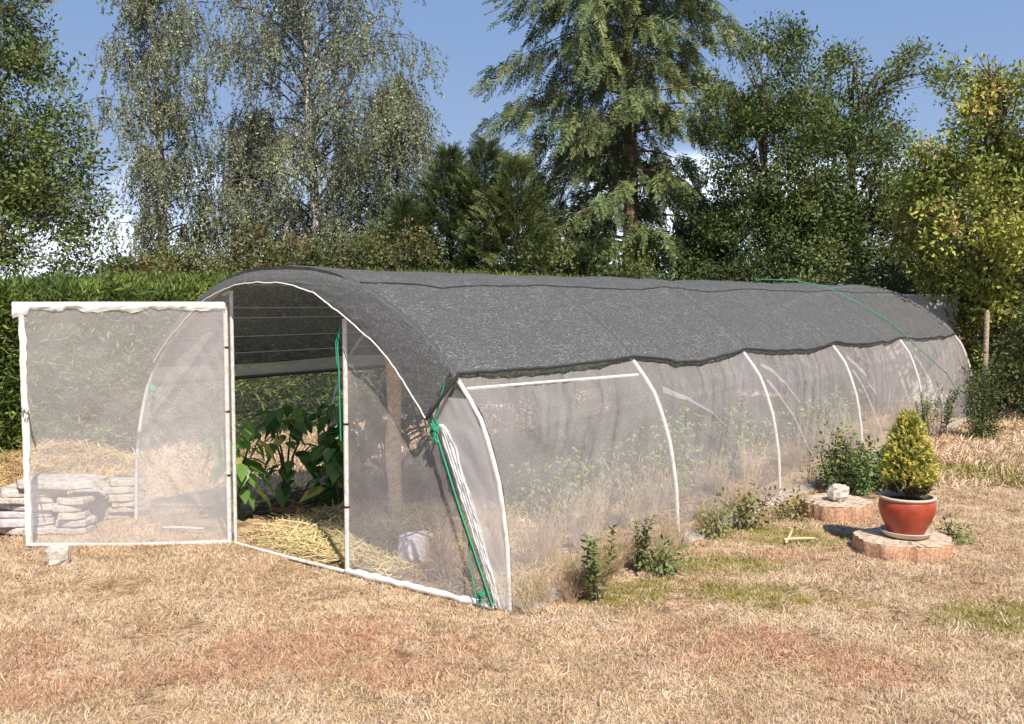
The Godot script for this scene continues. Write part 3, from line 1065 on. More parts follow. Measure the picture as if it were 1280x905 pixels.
func rock_mesh(size: Vector3, seed_: int, rough := 0.18) -> ArrayMesh:
	nz.seed = seed_
	nz.frequency = 1.0
	var m := MB.new()
	var nu := 18; var nv := 11
	for i in nv + 1:
		var th := PI * i / nv
		for j in nu:
			var ph := TAU * j / nu
			var d := Vector3(sin(th) * cos(ph), cos(th), sin(th) * sin(ph))
			var e := Vector3(signf(d.x) * pow(absf(d.x), 0.7), signf(d.y) * pow(absf(d.y), 0.7), signf(d.z) * pow(absf(d.z), 0.7))
			var k := 1.0 + rough * nz.get_noise_3dv(d * 1.8) + rough * 0.5 * nz.get_noise_3dv(d * 5.0)
			m.p(e * size * 0.5 * k, Vector2(float(j) / nu, float(i) / nv))
	for i in nv:
		for j in nu:
			var j2 := (j + 1) % nu
			m.quad(i * nu + j, (i + 1) * nu + j, (i + 1) * nu + j2, i * nu + j2)
	return m.mesh(true)

func slab_mesh(seed_: int, size: Vector3) -> ArrayMesh:
	# split paving stone: irregular outline, rough edges, 1 x 1 x 1 around its centre
	rng.seed = seed_
	var m := MB.new()
	var n := 11
	var rad := []
	for j in n:
		var a := TAU * j / n
		var sq := 1.0 / maxf(absf(cos(a)), absf(sin(a)))
		rad.append(0.5 * minf(sq, 1.25) * rf(0.88, 1.03))
	var lev := [[-0.5, 0.93], [-0.3, 1.0], [0.3, 0.99], [0.5, 0.93]]
	for lv in lev:
		for j in n:
			var a := TAU * j / n
			var r: float = rad[j] * lv[1] * rf(0.97, 1.02)
			m.p(Vector3(cos(a) * r, lv[0] + rf(-0.05, 0.05), sin(a) * r) * size)
	for i in 3:
		for j in n:
			var j2 := (j + 1) % n
			m.quad(i * n + j, i * n + j2, (i + 1) * n + j2, (i + 1) * n + j)
	var top := m.p(Vector3(0, 0.5, 0) * size); var bot := m.p(Vector3(0, -0.5, 0) * size)
	for j in n:
		var j2 := (j + 1) % n
		m.tri(top, 3 * n + j, 3 * n + j2)
		m.tri(bot, j2, j)
	return m.mesh(true)

const ORD := ["lying on the ground", "second from the ground", "third from the ground", "fourth from the ground", "fifth from the ground", "sixth from the ground"]
func stone_stacks() -> void:
	rng.seed = 301
	var place := func(x: float, y: float, z: float, sx: float, sy: float, sz: float, yaw: float, label: String, grp: String) -> void:
		var keep := rng.randi()
		var sm := slab_mesh(300 + keep % 1000, Vector3(sx, sy, sz))
		rng.seed = keep
		var o := obj("flat_stone", sm, M.stone if rng.randf() < 0.6 else M.stone_b)
		o.position = Vector3(x, y, z)
		o.rotation = Vector3(rf(-0.02, 0.02), yaw, rf(-0.02, 0.02))
		tag(o, label, "stone", grp)
	# taller stack, partly behind the outer edge of the door
	var y := 0.0
	for k in 6:
		var th := rf(0.045, 0.062)
		place.call(-3.66 + rf(-0.05, 0.05), y + th * 0.5, -7.30 + rf(-0.03, 0.03), rf(0.42, 0.55), th, rf(0.34, 0.42), rf(-0.25, 0.25), "flat pale stone slab of the wide stack, " + ORD[k], "slabs of the wide stack")
		var t2 := rf(0.042, 0.055)
		if k < 5: place.call(-3.29 + rf(-0.04, 0.04), y + th * 0.5, -7.22 + rf(-0.04, 0.04), rf(0.20, 0.28), t2, rf(0.24, 0.3), rf(-0.3, 0.3), "small stone slab wedged into the wide stack's inner end, " + ORD[k], "small slabs of the wide stack")
		y += th
	place.call(-3.42, y + 0.035, -7.28, 0.62, 0.06, 0.36, 0.06, "long pale capping slab lying on top of the wide stack", "")
	y = 0.0
	for k in 6:
		var th := rf(0.042, 0.06)
		place.call(-3.12 + rf(-0.04, 0.04), y + th * 0.5, -7.72 + rf(-0.03, 0.03), rf(0.26, 0.36), th, rf(0.24, 0.32), rf(-0.4, 0.4), "rounded pale stone slab of the narrow stack, " + ORD[k], "slabs of the narrow stack")
		y += th
	place.call(-3.34, 0.21, -7.60, 0.28, 0.045, 0.22, 0.2, "thin stone slab jutting out of the narrow stack", "")
	place.call(-3.30, 0.095, -7.62, 0.22, 0.18, 0.2, 0.5, "thick block of stone under the jutting slab", "")

func stump(label: String, at: Vector3, r: Vector2, h: float, seed_: int, yaw: float) -> Node3D:
	rng.seed = seed_
	nz.seed = seed_
	nz.frequency = 1.0
	var o := thing("log_slice", label, "log slice", at, yaw)
	var n := 64
	var rad := []
	for j in n:
		var a := TAU * j / n
		rad.append(1.0 + 0.10 * nz.get_noise_2d(cos(a) * 1.2, sin(a) * 1.2) + 0.05 * nz.get_noise_2d(cos(a) * 3.0, sin(a) * 3.0) - 0.11 * exp(-pow(wrapf(a - 2.1, -PI, PI) * 5.0, 2)))
	var m := MB.new()
	for i in 4:
		for j in n + 1:
			var a := TAU * j / n
			var k: float = rad[j % n] * [0.99, 1.01, 1.0, 0.985][i] * (1.0 + 0.012 * sin(j * 2.7) * (1 if i < 3 else 0))
			m.p(Vector3(cos(a) * r.x * k, [0.0, h * 0.3, h * 0.85, h - 0.002][i] , sin(a) * r.y * k), Vector2(float(j) / n * 3.0, [0.0, 0.06, 0.17, 0.2][i]))
	for i in 3:
		for j in n:
			var k := i * (n + 1) + j
			m.quad(k, k + 1, k + n + 2, k + n + 1)
	obj("bark_edge", m.mesh(), M.log_side, o)
	var tm := MB.new()
	var rings := 14
	for i in rings + 1:
		var q := float(i) / rings
		for j in n + 1:
			var a := TAU * j / n
			tm.p(Vector3(cos(a) * r.x * rad[j % n] * 0.986 * q, h + 0.006 * nz.get_noise_2d(cos(a) * q * 4.0, sin(a) * q * 4.0), sin(a) * r.y * rad[j % n] * 0.986 * q), Vector2(0.5 + cos(a) * q * 0.49, 0.5 + sin(a) * q * 0.49))
	for i in rings:
		for j in n:
			var k := i * (n + 1) + j
			tm.quad(k, k + 1, k + n + 2, k + n + 1)
	obj("sawn_face", tm.mesh(), M.log_top, o)
	return o

func log_materials() -> void:
	rng.seed = 55
	var nn := FastNoiseLite.new()
	nn.seed = 4; nn.frequency = 0.03
	var im := Image.create(512, 512, false, Image.FORMAT_RGBA8)
	for y in 512:
		for x in 512:
			var d := Vector2(x - 256, y - 256)
			var rr := d.length() + 10.0 * nn.get_noise_2d(x, y)
			var ang := d.angle()
			var ring := 0.5 + 0.5 * sin(rr * 0.42)
			var crack := 1.0 if absf(nn.get_noise_2d(ang * 60.0, rr * 0.05 + 300.0)) > 0.025 else 0.45
			var blot := nn.get_noise_2d(x * 0.6 + 900.0, y * 0.6)
			var v := (0.80 + 0.09 * ring + 0.22 * blot) * crack
			im.set_pixel(x, y, Color(v * 0.86, v * 0.77, v * 0.69))
	var m := StandardMaterial3D.new()
	m.albedo_texture = ImageTexture.create_from_image(im)
	m.roughness = 0.9
	m.metallic_specular = 0.25
	M.log_top = m
	var im2 := Image.create(512, 128, false, Image.FORMAT_RGBA8)
	for y in 128:
		for x in 512:
			var st := nn.get_noise_2d(x * 5.0, y * 0.35)
			var b := nn.get_noise_2d(x * 1.2 + 77.0, y * 1.5)
			var v := 0.80 + 0.24 * st + 0.18 * b
			im2.set_pixel(x, y, Color(v * 0.88, v * 0.70, v * 0.58))
	var s := StandardMaterial3D.new()
	s.albedo_texture = ImageTexture.create_from_image(im2)
	s.roughness = 0.95
	s.metallic_specular = 0.2
	s.uv1_scale = Vector3(1, 4, 1)
	M.log_side = s

func potted_conifer(at: Vector3) -> void:
	rng.seed = 61
	var sa := MB.new()
	sa.lathe([Vector2(0.0, 0.0), Vector2(0.135, 0.0), Vector2(0.15, 0.006), Vector2(0.172, 0.034), Vector2(0.174, 0.040), Vector2(0.168, 0.041), Vector2(0.145, 0.014), Vector2(0.0, 0.012)], 48)
	var so := obj("saucer", sa.mesh(), mat(0.50, 0.46, 0.38, 0.55))
	so.position = at
	tag(so, "pale clay saucer under the red pot", "saucer")
	var pb := at + Vector3(0, 0.014, 0)
	var o := thing("plant_pot", "round glazed red pot with a pale rim on the front log slice", "pot", pb)
	var b := MB.new()
	b.lathe([Vector2(0.0, 0.0), Vector2(0.112, 0.0), Vector2(0.118, 0.006), Vector2(0.128, 0.03), Vector2(0.155, 0.085), Vector2(0.176, 0.135), Vector2(0.186, 0.18), Vector2(0.187, 0.205), Vector2(0.182, 0.228), Vector2(0.174, 0.244)], 56)
	var glaze := StandardMaterial3D.new()
	glaze.albedo_texture = noise_tex(0.008, [[0.2, lin(0.24, 0.035, 0.018)], [0.55, lin(0.34, 0.055, 0.025)], [0.9, lin(0.42, 0.08, 0.035)]], 256, 31, 4)
	glaze.uv1_triplanar = true
	glaze.uv1_scale = Vector3.ONE * 3.0
	glaze.roughness = 0.38
	glaze.metallic_specular = 0.5
	obj("pot_body", b.mesh(), glaze, o)
	var r := MB.new()
	r.lathe([Vector2(0.172, 0.240), Vector2(0.184, 0.247), Vector2(0.190, 0.254), Vector2(0.189, 0.261), Vector2(0.183, 0.265), Vector2(0.170, 0.264), Vector2(0.164, 0.262), Vector2(0.160, 0.235), Vector2(0.158, 0.20)], 56)
	obj("rim", r.mesh(), mat(0.52, 0.44, 0.33, 0.5), o)
	var s := MB.new()
	for i in 7:
		for j in 25:
			var a := TAU * j / 24
			var q := i / 6.0
			s.p(Vector3(cos(a) * 0.161 * q, 0.228 + 0.02 * (1.0 - q) + rf(-0.004, 0.004), sin(a) * 0.161 * q))
	for i in 6:
		for j in 24:
			var k := i * 25 + j
			s.quad(k, k + 1, k + 26, k + 25)
	obj("potting_soil", s.mesh(), mat(0.035, 0.025, 0.02, 0.95), o)
	# dwarf conifer
	var t := thing("dwarf_conifer", "golden cone-shaped dwarf conifer growing in the red pot", "conifer", pb + Vector3(0.0, 0.235, 0))
	var tk := MB.new()
	tk.tube([Vector3(0, -0.02, 0), Vector3(0.005, 0.12, 0), Vector3(-0.004, 0.52, 0)], [0.016, 0.012, 0.004], 7, false)
	for k in 40:
		var q := rf(0.06, 0.9)
		var a := rf(0, TAU)
		var rr := cone_r(q) * 0.8
		tk.tube([Vector3(0, q * 0.5, 0), Vector3(cos(a) * rr, q * 0.5 + 0.05, sin(a) * rr)], [0.004, 0.002], 4, false)
	obj("trunk", tk.mesh(), M.bark, t)
	var sp := MB.new()
	for k in 16:
		var q := k / 16.0
		for side in [-1, 1]:
			var d := Vector3(side * rf(0.4, 0.9), rf(0.5, 1.0), rf(-0.5, 0.5)).normalized()
			var br := rf(0.75, 1.25)
			sp.col = Color(br, br, br * 0.9)
			sp.leaf(Vector3(0, q * 0.05, 0), d, d.cross(rdir()).normalized(), rf(0.014, 0.026), 0.006)
	var spm := sp.mesh()
	nz.seed = 3
	nz.frequency = 9.0
	var xf := []; var cs := []
	for k in 3000:
		var q := rng.randf()
		if rng.randf() > cone_r(q) / 0.155: continue
		var a := rf(0, TAU)
		var f := sqrt(rf(0.25, 1.0))
		var rr := cone_r(q) * f * (1.0 + 0.10 * sin(a * 5.0 + q * 30.0))
		var pos := Vector3(cos(a) * rr, 0.035 + q * 0.56, sin(a) * rr)
		if nz.get_noise_3dv(pos) < -0.32 and f > 0.7: continue
		if q < 0.10 and nz.get_noise_3dv(pos * 1.5) < 0.1: continue
		var d := Vector3(cos(a), rf(0.3, 1.3), sin(a))
		xf.append(Transform3D(basis_to(d, rf(0, TAU), rf(0.7, 1.2)), pos))
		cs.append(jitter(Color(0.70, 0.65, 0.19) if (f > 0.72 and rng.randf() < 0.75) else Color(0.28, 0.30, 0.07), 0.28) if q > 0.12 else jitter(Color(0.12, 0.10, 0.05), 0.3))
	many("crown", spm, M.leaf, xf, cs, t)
func cone_r(q: float) -> float:
	if q < 0.2: return lerpf(0.10, 0.150, q / 0.2)
	if q < 0.45: return lerpf(0.150, 0.128, (q - 0.2) / 0.25)
	return 0.128 * pow(maxf(0.0, (1.0 - q) / 0.55), 0.85) + 0.006

func hedge_k(w: float) -> float:
	return lerpf(0.885, 1.0, clampf((w - 3.0) / 8.0, 0, 1))

func hedge() -> void:
	rng.seed = 41
	nz.seed = 41
	nz.frequency = 0.7
	var a := Vector3(-7.4, 0, -6.85)
	var dir := Vector3(0.606, 0, -0.795)
	var nrm := Vector3(0.795, 0, 0.606)     # face towards the garden
	var length := 16.0
	var o := thing("hedge", "clipped evergreen hedge with bright fresh shoots along its top, behind the greenhouse", "hedge", Vector3.ZERO)
	var core := MB.new()
	var n := 80
	for i in n + 1:
		var w := length * i / n
		for j in 9:
			var q: Vector2 = [Vector2(0, 0), Vector2(0.02, 0.7), Vector2(0.0, 1.4), Vector2(-0.12, 1.85), Vector2(-0.5, 1.93), Vector2(-0.9, 1.85), Vector2(-1.0, 1.4), Vector2(-1.0, 0.7), Vector2(-1.0, 0)][j]
			var d := nz.get_noise_2d(w * 1.8, j * 1.7) * 0.10
			q.y *= hedge_k(w)
			core.p(a + dir * w + nrm * (q.x - 0.12 + d) + Vector3(0, maxf(0.0, q.y + (d if j > 1 and j < 7 else 0.0)), 0))
	for i in n:
		for j in 8:
			var k := i * 9 + j
			core.quad(k, k + 1, k + 10, k + 9)
	obj("branches", core.mesh(), tex_mat(0.04, [[0.2, lin(0.07, 0.065, 0.035)], [0.8, lin(0.12, 0.12, 0.055)]], 1.0, 0.95, 6.0, 43), o)
	var xf := [[], []]; var cs := [[], []]
	for k in 8000:
		var w := rf(0, length)
		var pos: Vector3; var d: Vector3; var c: Color; var sc := rf(0.7, 1.2)
		var pick := rng.randf()
		if pick < 0.48:
			# crown of new growth
			var t := rf(-1.02, 0.08)
			var y := 1.96 + 0.06 * nz.get_noise_2d(w * 2.0, t * 2.0) - 0.13 * pow(absf(t + 0.47) * 2.0, 3.0)
			pos = a + dir * w + nrm * (t + 0.03) + Vector3(0, y * hedge_k(w), 0)
			d = (Vector3.UP + nrm * rf(-0.3, 0.5) + dir * rf(-0.4, 0.4))
		else:
			var y := rf(0.02, 1.93) * hedge_k(w)
			pos = a + dir * w + nrm * (0.0 + 0.10 * nz.get_noise_2d(w * 2.0, y * 3.0)) + Vector3(0, y, 0)
			d = (nrm + Vector3.UP * rf(0.0, 0.8) + dir * rf(-0.7, 0.7))
		var kk := rng.randi_range(0, 1)
		xf[kk].append(Transform3D(basis_to(d, rf(0, TAU), sc), pos))
		c = Color(0.11, 0.16, 0.042) if nz.get_noise_3dv(pos * 2.0) < 0.05 else Color(0.165, 0.22, 0.052)
		cs[kk].append(jitter(c, 0.32))
	for kk in 2:
		many("foliage", L["shoot%d" % kk], M.leaf, xf[kk], cs[kk], o)

func lawn() -> void:
	rng.seed = 21
	var pn := FastNoiseLite.new()
	pn.seed = 8
	pn.frequency = 0.55
	pn.fractal_octaves = 4
	var red := [[Vector2(-1.3, -4.7), Vector2(1.5, 0.5)], [Vector2(-2.0, -4.5), Vector2(0.8, 0.45)], [Vector2(0.2, -4.5), Vector2(1.2, 0.40)], [Vector2(1.1, -4.75), Vector2(0.5, 0.3)], [Vector2(1.7, -4.55), Vector2(0.7, 0.3)], [Vector2(-2.6, -4.9), Vector2(0.5, 0.3)], [Vector2(2.0, -6.4), Vector2(0.35, 0.2)], [Vector2(2.9, -5.4), Vector2(0.4, 0.25)]]
	var green := [[Vector2(0.55, -5.7), Vector2(0.5, 0.3)], [Vector2(1.35, -6.2), Vector2(0.5, 0.25)], [Vector2(2.0, -7.2), Vector2(0.6, 0.4)], [Vector2(2.75, -5.3), Vector2(0.55, 0.35)], [Vector2(1.6, -5.6), Vector2(0.7, 0.3)], [Vector2(4.6, -9.6), Vector2(0.8, 0.6)]]
	var xf := [[], [], [], []]; var cs := [[], [], [], []]
	var put := func(x: float, z: float, sc: float) -> void:
		var p2 := Vector2(x, z)
		var n := pn.get_noise_2d(x, z)
		var n2 := pn.get_noise_2d(x * 3.0 + 50.0, z * 3.0)
		var c := Color(0.58, 0.425, 0.285).lerp(Color(0.69, 0.545, 0.39), clampf(n2 * 1.6 + 0.4, 0, 1))
		if rng.randf() < 0.10: c = Color(0.36, 0.24, 0.14)
		var amt := 0.0
		for e in red:
			amt = maxf(amt, 1.15 - ((p2 - e[0]) / e[1]).length())
		amt = clampf(amt * 0.9 + n * 2.6 + n2 * 1.2 - 0.1, 0, 0.95) if amt > 0.0 else 0.0
		if rng.randf() < amt * 0.75: c = Color(0.50, 0.29, 0.19).lerp(Color(0.58, 0.37, 0.245), rng.randf())
		amt = 0.0
		for e in green:
			amt = maxf(amt, 1.15 - ((p2 - e[0]) / e[1]).length())
		if amt > 0.0 and rng.randf() < clampf(amt + n * 1.2, 0, 0.75): c = Color(0.26, 0.25, 0.07).lerp(Color(0.36, 0.30, 0.10), rng.randf())
		if pn.get_noise_2d(x * 2.2 + 90.0, z * 2.2) + 0.35 * n2 < -0.27 and rng.randf() < 0.8: return
		var kk := rng.randi_range(0, 3)
		var y := ground_h(x, z)
		xf[kk].append(Transform3D(Basis.from_euler(Vector3(0, rf(0, TAU), 0)).scaled(Vector3.ONE * sc), Vector3(x, y - 0.002, z)))
		cs[kk].append(jitter(c, 0.22))
	var local := func(x: float, z: float) -> Vector3:
		return (Vector3(x, 0, z) - GH_AT).rotated(Vector3.UP, -GH_YAW)
	var n_near := 58000
	for k in n_near:
		var z := -3.0 - 6.5 * pow(rng.randf(), 1.25)
		var half := 0.62 * -z + 0.6
		var x := rf(-half, half)
		var l: Vector3 = local.call(x, z)
		if l.x > 0.05 and l.x < W - 0.02 and l.z < -0.02 and l.z > -LEN: continue
		put.call(x, z, rf(0.36, 0.62) if rng.randf() < 0.97 else rf(0.7, 1.0))
	for k in 8000:
		var z := -9.0 - 17.0 * pow(rng.randf(), 1.3)
		var half := 0.62 * -z + 0.6
		var x := rf(-half, half)
		var l: Vector3 = local.call(x, z)
		if l.x > 0.05 and l.x < W - 0.02 and l.z < -0.02 and l.z > -LEN: continue
		put.call(x, z, rf(1.4, 2.2))
	var o := Node3D.new()
	o.name = numbered("dry_grass")
	add_child(o)
	tag(o, "short sun-scorched dead grass of the lawn with reddish and green patches", "grass", "", "stuff")
	for kk in 4:
		copies("blades", L["lawn%d" % kk], M.dry, xf[kk], cs[kk], o)

func ground_h(x: float, z: float) -> float:
	return 0.016 * sin(x * 1.7 + z * 0.6) * sin(z * 1.3 - x * 0.4)

func heap(m: MB, c: Vector3, r: Vector3, seed_: int) -> void:
	nz.seed = seed_
	nz.frequency = 1.0
	var n := 30
	var first := m.v.size()
	for i in 10:
		var q := i / 9.0
		for j in n + 1:
			var a := TAU * (j % n) / n
			var e := 1.0 + 0.18 * nz.get_noise_2d(cos(a) * 1.5, sin(a) * 1.5)
			m.p(c + Vector3(cos(a) * r.x * q * e, r.y * (0.5 + 0.5 * cos(PI * q)) * (1.0 + 0.25 * nz.get_noise_2d(cos(a) * q * 4.0, sin(a) * q * 4.0)) - 0.01, sin(a) * r.z * q * e))
	for i in 9:
		for j in n:
			var k := first + i * (n + 1) + j
			m.quad(k, k + 1, k + n + 2, k + n + 1)

func straw_on(o: Node3D, c: Vector3, r: Vector3, n: int, col: Color, piece := "straw") -> void:
	var xf := [[], []]; var cs := [[], []]
	for k in n:
		var q := sqrt(rng.randf())
		var a := rf(0, TAU)
		var pos := c + Vector3(cos(a) * r.x * q, r.y * (0.5 + 0.5 * cos(PI * q)), sin(a) * r.z * q)
		if o.name == "straw" and pos.z > 0.60: continue
		var kk := rng.randi_range(0, 1)
		var up := (Vector3(cos(a) * q * r.y / r.x * 1.2, 1.0, sin(a) * q * r.y / r.z * 1.2) + rdir() * 0.2).normalized()
		xf[kk].append(Transform3D(basis_to(up, rf(0, TAU), rf(0.8, 1.2)), pos))
		cs[kk].append(jitter(col, 0.25))
	for kk in 2:
		many("stems", L["%s%d" % [piece, kk]], M.dry, xf[kk], cs[kk], o)

func _ready() -> void:
	rng.seed = 1
	# --- camera
	var cam := Camera3D.new()
	cam.name = "camera"
	add_child(cam)
	cam.position = Vector3(0, 1.75, 0)
	cam.rotation.x = -0.06575
	cam.fov = 40.85
	cam.near = 0.05
	cam.far = 500.0
	cam.current = true
	# --- sky
	var env := Environment.new()
	env.background_mode = Environment.BG_SKY
	var sm := ProceduralSkyMaterial.new()
	sm.sky_top_color = lin(0.10, 0.195, 0.40)
	sm.sky_horizon_color = lin(0.34, 0.43, 0.57)
	sm.sky_curve = 0.15
	sm.sky_energy_multiplier = 1.0
	sm.ground_bottom_color = lin(0.28, 0.22, 0.15)
	sm.ground_horizon_color = lin(0.36, 0.33, 0.28)
	sm.sun_angle_max = 6.0
	var cn := FastNoiseLite.new()
	cn.seed = 14
	cn.frequency = 0.9
	cn.fractal_octaves = 5
	var cover := Image.create(1024, 512, false, Image.FORMAT_RGBA8)
	for y in 256:
		var el := PI * (0.5 - (y + 0.5) / 512.0)
		for x in 1024:
			var az := TAU * x / 1024.0
			var p3 := Vector3(cos(az) * cos(el), sin(el) * 2.6, sin(az) * cos(el))
			var n := cn.get_noise_3dv(p3 * 2.4 + Vector3(5, 0, 3)) + 1.15 * exp(-el * 7.0) - 0.52
			var v := clampf(n * 2.4, 0, 1)
			cover.set_pixel(x, y, Color(0.95, 0.95, 0.97, v * v * (3.0 - 2.0 * v) * 0.75))
	sm.sky_cover = ImageTexture.create_from_image(cover)
	sm.sky_cover_modulate = Color(1, 1, 1)
	var sky := Sky.new()
	sky.sky_material = sm
	env.sky = sky
	env.tonemap_mode = Environment.TONE_MAPPER_LINEAR
	env.tonemap_exposure = 1.5
	env.sdfgi_enabled = true
	env.ssao_enabled = true
	env.ssil_enabled = true
	var we := WorldEnvironment.new()
	we.name = "environment"
	we.environment = env
	add_child(we)
	# --- sun: high, behind the viewer and to the side
	var sun := DirectionalLight3D.new()
	sun.name = "sun"
	add_child(sun)
	sun.look_at_from_position(Vector3(0.36, 1.22, 0.92), Vector3.ZERO)
	sun.light_energy = 1.6
	sun.light_color = Color(1.0, 0.955, 0.88)
	sun.light_angular_distance = 0.5
	sun.shadow_enabled = true

	materials()
	log_materials()
	foliage_meshes()
	build_arc()
	print("materials ready")

	# --- ground: fine near the camera, coarse to the horizon
	var g := MB.new()
	var xs := []; var zs := []
	for k in 121: xs.append(-9.0 + 18.0 * k / 120.0)
	for k in 121: zs.append(2.0 - 18.0 * k / 120.0)
	xs = [-200.0, -60.0, -20.0] + xs + [20.0, 60.0, 200.0]
	zs = [60.0, 15.0] + zs + [-30.0, -80.0, -300.0]
	for z in zs:
		for x in xs:
			g.p(Vector3(x, ground_h(x, z), z))
	for i in zs.size() - 1:
		for j in xs.size() - 1:
			var k: int = i * xs.size() + j
			g.quad(k, k + xs.size(), k + xs.size() + 1, k + 1)
	var gr := obj("ground", g.mesh(), M.ground)
	tag(gr, "", "", "", "structure")

	greenhouse()
	shade_net()
	hedge()
	lawn()
	print("greenhouse ready")

	# --- trees
	birch("slender birch with hanging twigs, next to the dense leafy tree", Vector3(-8.35, 0, -23.0), 11.5, 1.1, 58, Color(0.218, 0.254, 0.159), 101, 0.1, 0.95)
	birch("large birch with white forked trunk and wide weeping crown", Vector3(-4.4, 0, -22.0), 13.0, 2.45, 100, Color(0.218, 0.254, 0.159), 102, -0.2, 0.95)
	birch("slanting birch filling the gap between the large birch and the dark conifers", Vector3(-3.3, 0, -22.8), 6.8, 1.7, 46, Color(0.218, 0.254, 0.159), 104, 0.5, 0.95)
	birch("smaller birch growing between two taller birches", Vector3(-6.35, 0, -24.0), 6.4, 1.3, 40, Color(0.206, 0.242, 0.142), 103, 0.0, 0.85)
	leafy("leafy_tree", "dense dark green tree growing down to the hedge beside the slender birch", Vector3(-8.9, 0, -16.5), [[Vector3(0, 2.6, 0), Vector3(2.1, 1.7, 1.5)], [Vector3(-0.2, 4.6, 0), Vector3(1.9, 1.8, 1.5)], [Vector3(-0.3, 6.6, 0), Vector3(1.4, 1.7, 1.3)], [Vector3(-0.1, 8.3, 0), Vector3(0.9, 1.3, 0.9)], [Vector3(1.3, 3.6, 0.2), Vector3(0.8, 0.9, 0.8)]], 2400, [Color(0.124, 0.171, 0.053), Color(0.177, 0.236, 0.077)], 111)
	var bushes := [[-6.3, -18.5, 2.6, 1.3], [-4.9, -19.0, 2.8, 1.4], [-3.4, -18.0, 2.7, 1.2], [-2.4, -18.6, 3.0, 1.1], [-7.6, -19.5, 2.5, 1.2]]
	var bl := ["leafy shrub behind the hedge below the smaller birch", "leafy shrub behind the hedge at the foot of the large birch", "olive green shrub behind the hedge under the weeping twigs", "tall pale shrub behind the hedge next to the dark conifers", "leafy shrub behind the hedge below the slender birch"]
	for k in bushes.size():
		var b = bushes[k]
		leafy("shrub", bl[k], Vector3(b[0], 0, b[1]), [[Vector3(0, b[2] * 0.55, 0), Vector3(b[3], b[2] * 0.48, 1.0)], [Vector3(0.3, b[2] * 0.85, 0), Vector3(b[3] * 0.5, 0.5, 0.6)]], 420, [Color(0.100, 0.124, 0.047), Color(0.153, 0.165, 0.065), Color(0.260, 0.177, 0.083)], 120 + k, "shrubs behind the hedge", 0.06, Vector2(0.7, 1.2))
	thuja("low rounded dark conifer next to the weeping birch", Vector3(-2.2, 0, -20.0), 3.6, 1.5, 131, Color(0.083, 0.118, 0.045))
	thuja("dark pointed conifer with two thin leaders", Vector3(-1.3, 0, -20.5), 4.7, 1.7, 132, Color(0.088, 0.124, 0.050))
	thuja("tallest of the dark pointed conifers", Vector3(-0.55, 0, -20.2), 4.85, 1.6, 133, Color(0.100, 0.142, 0.053))
	thuja("dark pointed conifer touching the drooping cypress", Vector3(0.1, 0, -19.6), 4.4, 1.7, 134, Color(0.130, 0.171, 0.059))
	cypress("tall drooping cypress with reddish trunk and long hanging boughs", Vector3(2.45, 0, -21.0), 13.5, 2.45, 141)
	leafy("leafy_tree", "dark broad-leaved tree next to the drooping cypress", Vector3(4.9, 0, -19.0), [[Vector3(0, 2.2, 0), Vector3(1.5, 1.9, 1.4)], [Vector3(0.2, 4.3, 0), Vector3(1.3, 1.5, 1.2)], [Vector3(0.1, 5.9, 0), Vector3(0.75, 1.2, 0.8)], [Vector3(-0.9, 5.1, 0), Vector3(0.35, 1.3, 0.4)]], 1900, [Color(0.088, 0.136, 0.041), Color(0.147, 0.201, 0.065)], 151)
	leafy("leafy_tree", "broad-leaved tree with sparse upright shoots, next to the yellowish tree", Vector3(6.9, 0, -19.5), [[Vector3(0, 2.2, 0), Vector3(1.7, 1.9, 1.4)], [Vector3(-0.3, 4.2, 0), Vector3(1.4, 1.3, 1.2)], [Vector3(-0.5, 5.7, 0), Vector3(0.55, 1.1, 0.6)], [Vector3(0.55, 5.4, 0), Vector3(0.4, 1.5, 0.4)], [Vector3(1.0, 6.3, 0), Vector3(0.6, 0.4, 0.4)]], 1900, [Color(0.094, 0.142, 0.045), Color(0.159, 0.212, 0.068)], 152)
	leafy("leafy_tree", "yellow-green leafy tree towering behind the staked sapling", Vector3(7.5, 0, -15.0), [[Vector3(0, 2.9, 0), Vector3(1.6, 1.2, 1.3)], [Vector3(0.3, 4.2, 0), Vector3(1.15, 0.95, 1.0)], [Vector3(-0.8, 3.6, 0), Vector3(0.7, 0.7, 0.7)], [Vector3(0.6, 1.5, 0), Vector3(1.2, 1.1, 1.0)], [Vector3(-0.5, 5.0, 0), Vector3(0.4, 0.35, 0.4)]], 2000, [Color(0.224, 0.277, 0.065), Color(0.389, 0.425, 0.100), Color(0.425, 0.330, 0.118)], 153, "", 0.12)
	leafy("shrub", "evergreen shrub behind the grey screen", Vector3(6.3, 0, -17.3), [[Vector3(0, 1.2, 0), Vector3(1.6, 1.2, 0.9)], [Vector3(1.6, 1.3, 0.2), Vector3(1.4, 1.3, 0.9)]], 650, [Color(0.077, 0.112, 0.040), Color(0.112, 0.153, 0.053)], 154)
	leafy("shrub", "dark shrub behind the greenhouse roof under the broad-leaved trees", Vector3(4.2, 0, -18.0), [[Vector3(0, 1.2, 0), Vector3(1.9, 1.25, 0.8)]], 420, [Color(0.077, 0.112, 0.040), Color(0.112, 0.153, 0.053)], 155)
	leafy("shrub", "dark shrub growing at the edge of the garden behind the staked sapling", Vector3(8.3, 0, -13.6), [[Vector3(0, 0.9, 0), Vector3(1.5, 1.0, 0.8)]], 420, [Color(0.077, 0.112, 0.040), Color(0.112, 0.153, 0.053)], 156)
	leafy("shrub", "broad green shrub behind the roof at the foot of the drooping cypress", Vector3(1.6, 0, -19.2), [[Vector3(0, 1.5, 0), Vector3(1.7, 1.4, 0.9)], [Vector3(-0.9, 2.3, 0), Vector3(0.8, 0.7, 0.6)]], 560, [Color(0.100, 0.142, 0.050), Color(0.142, 0.189, 0.065)], 157)
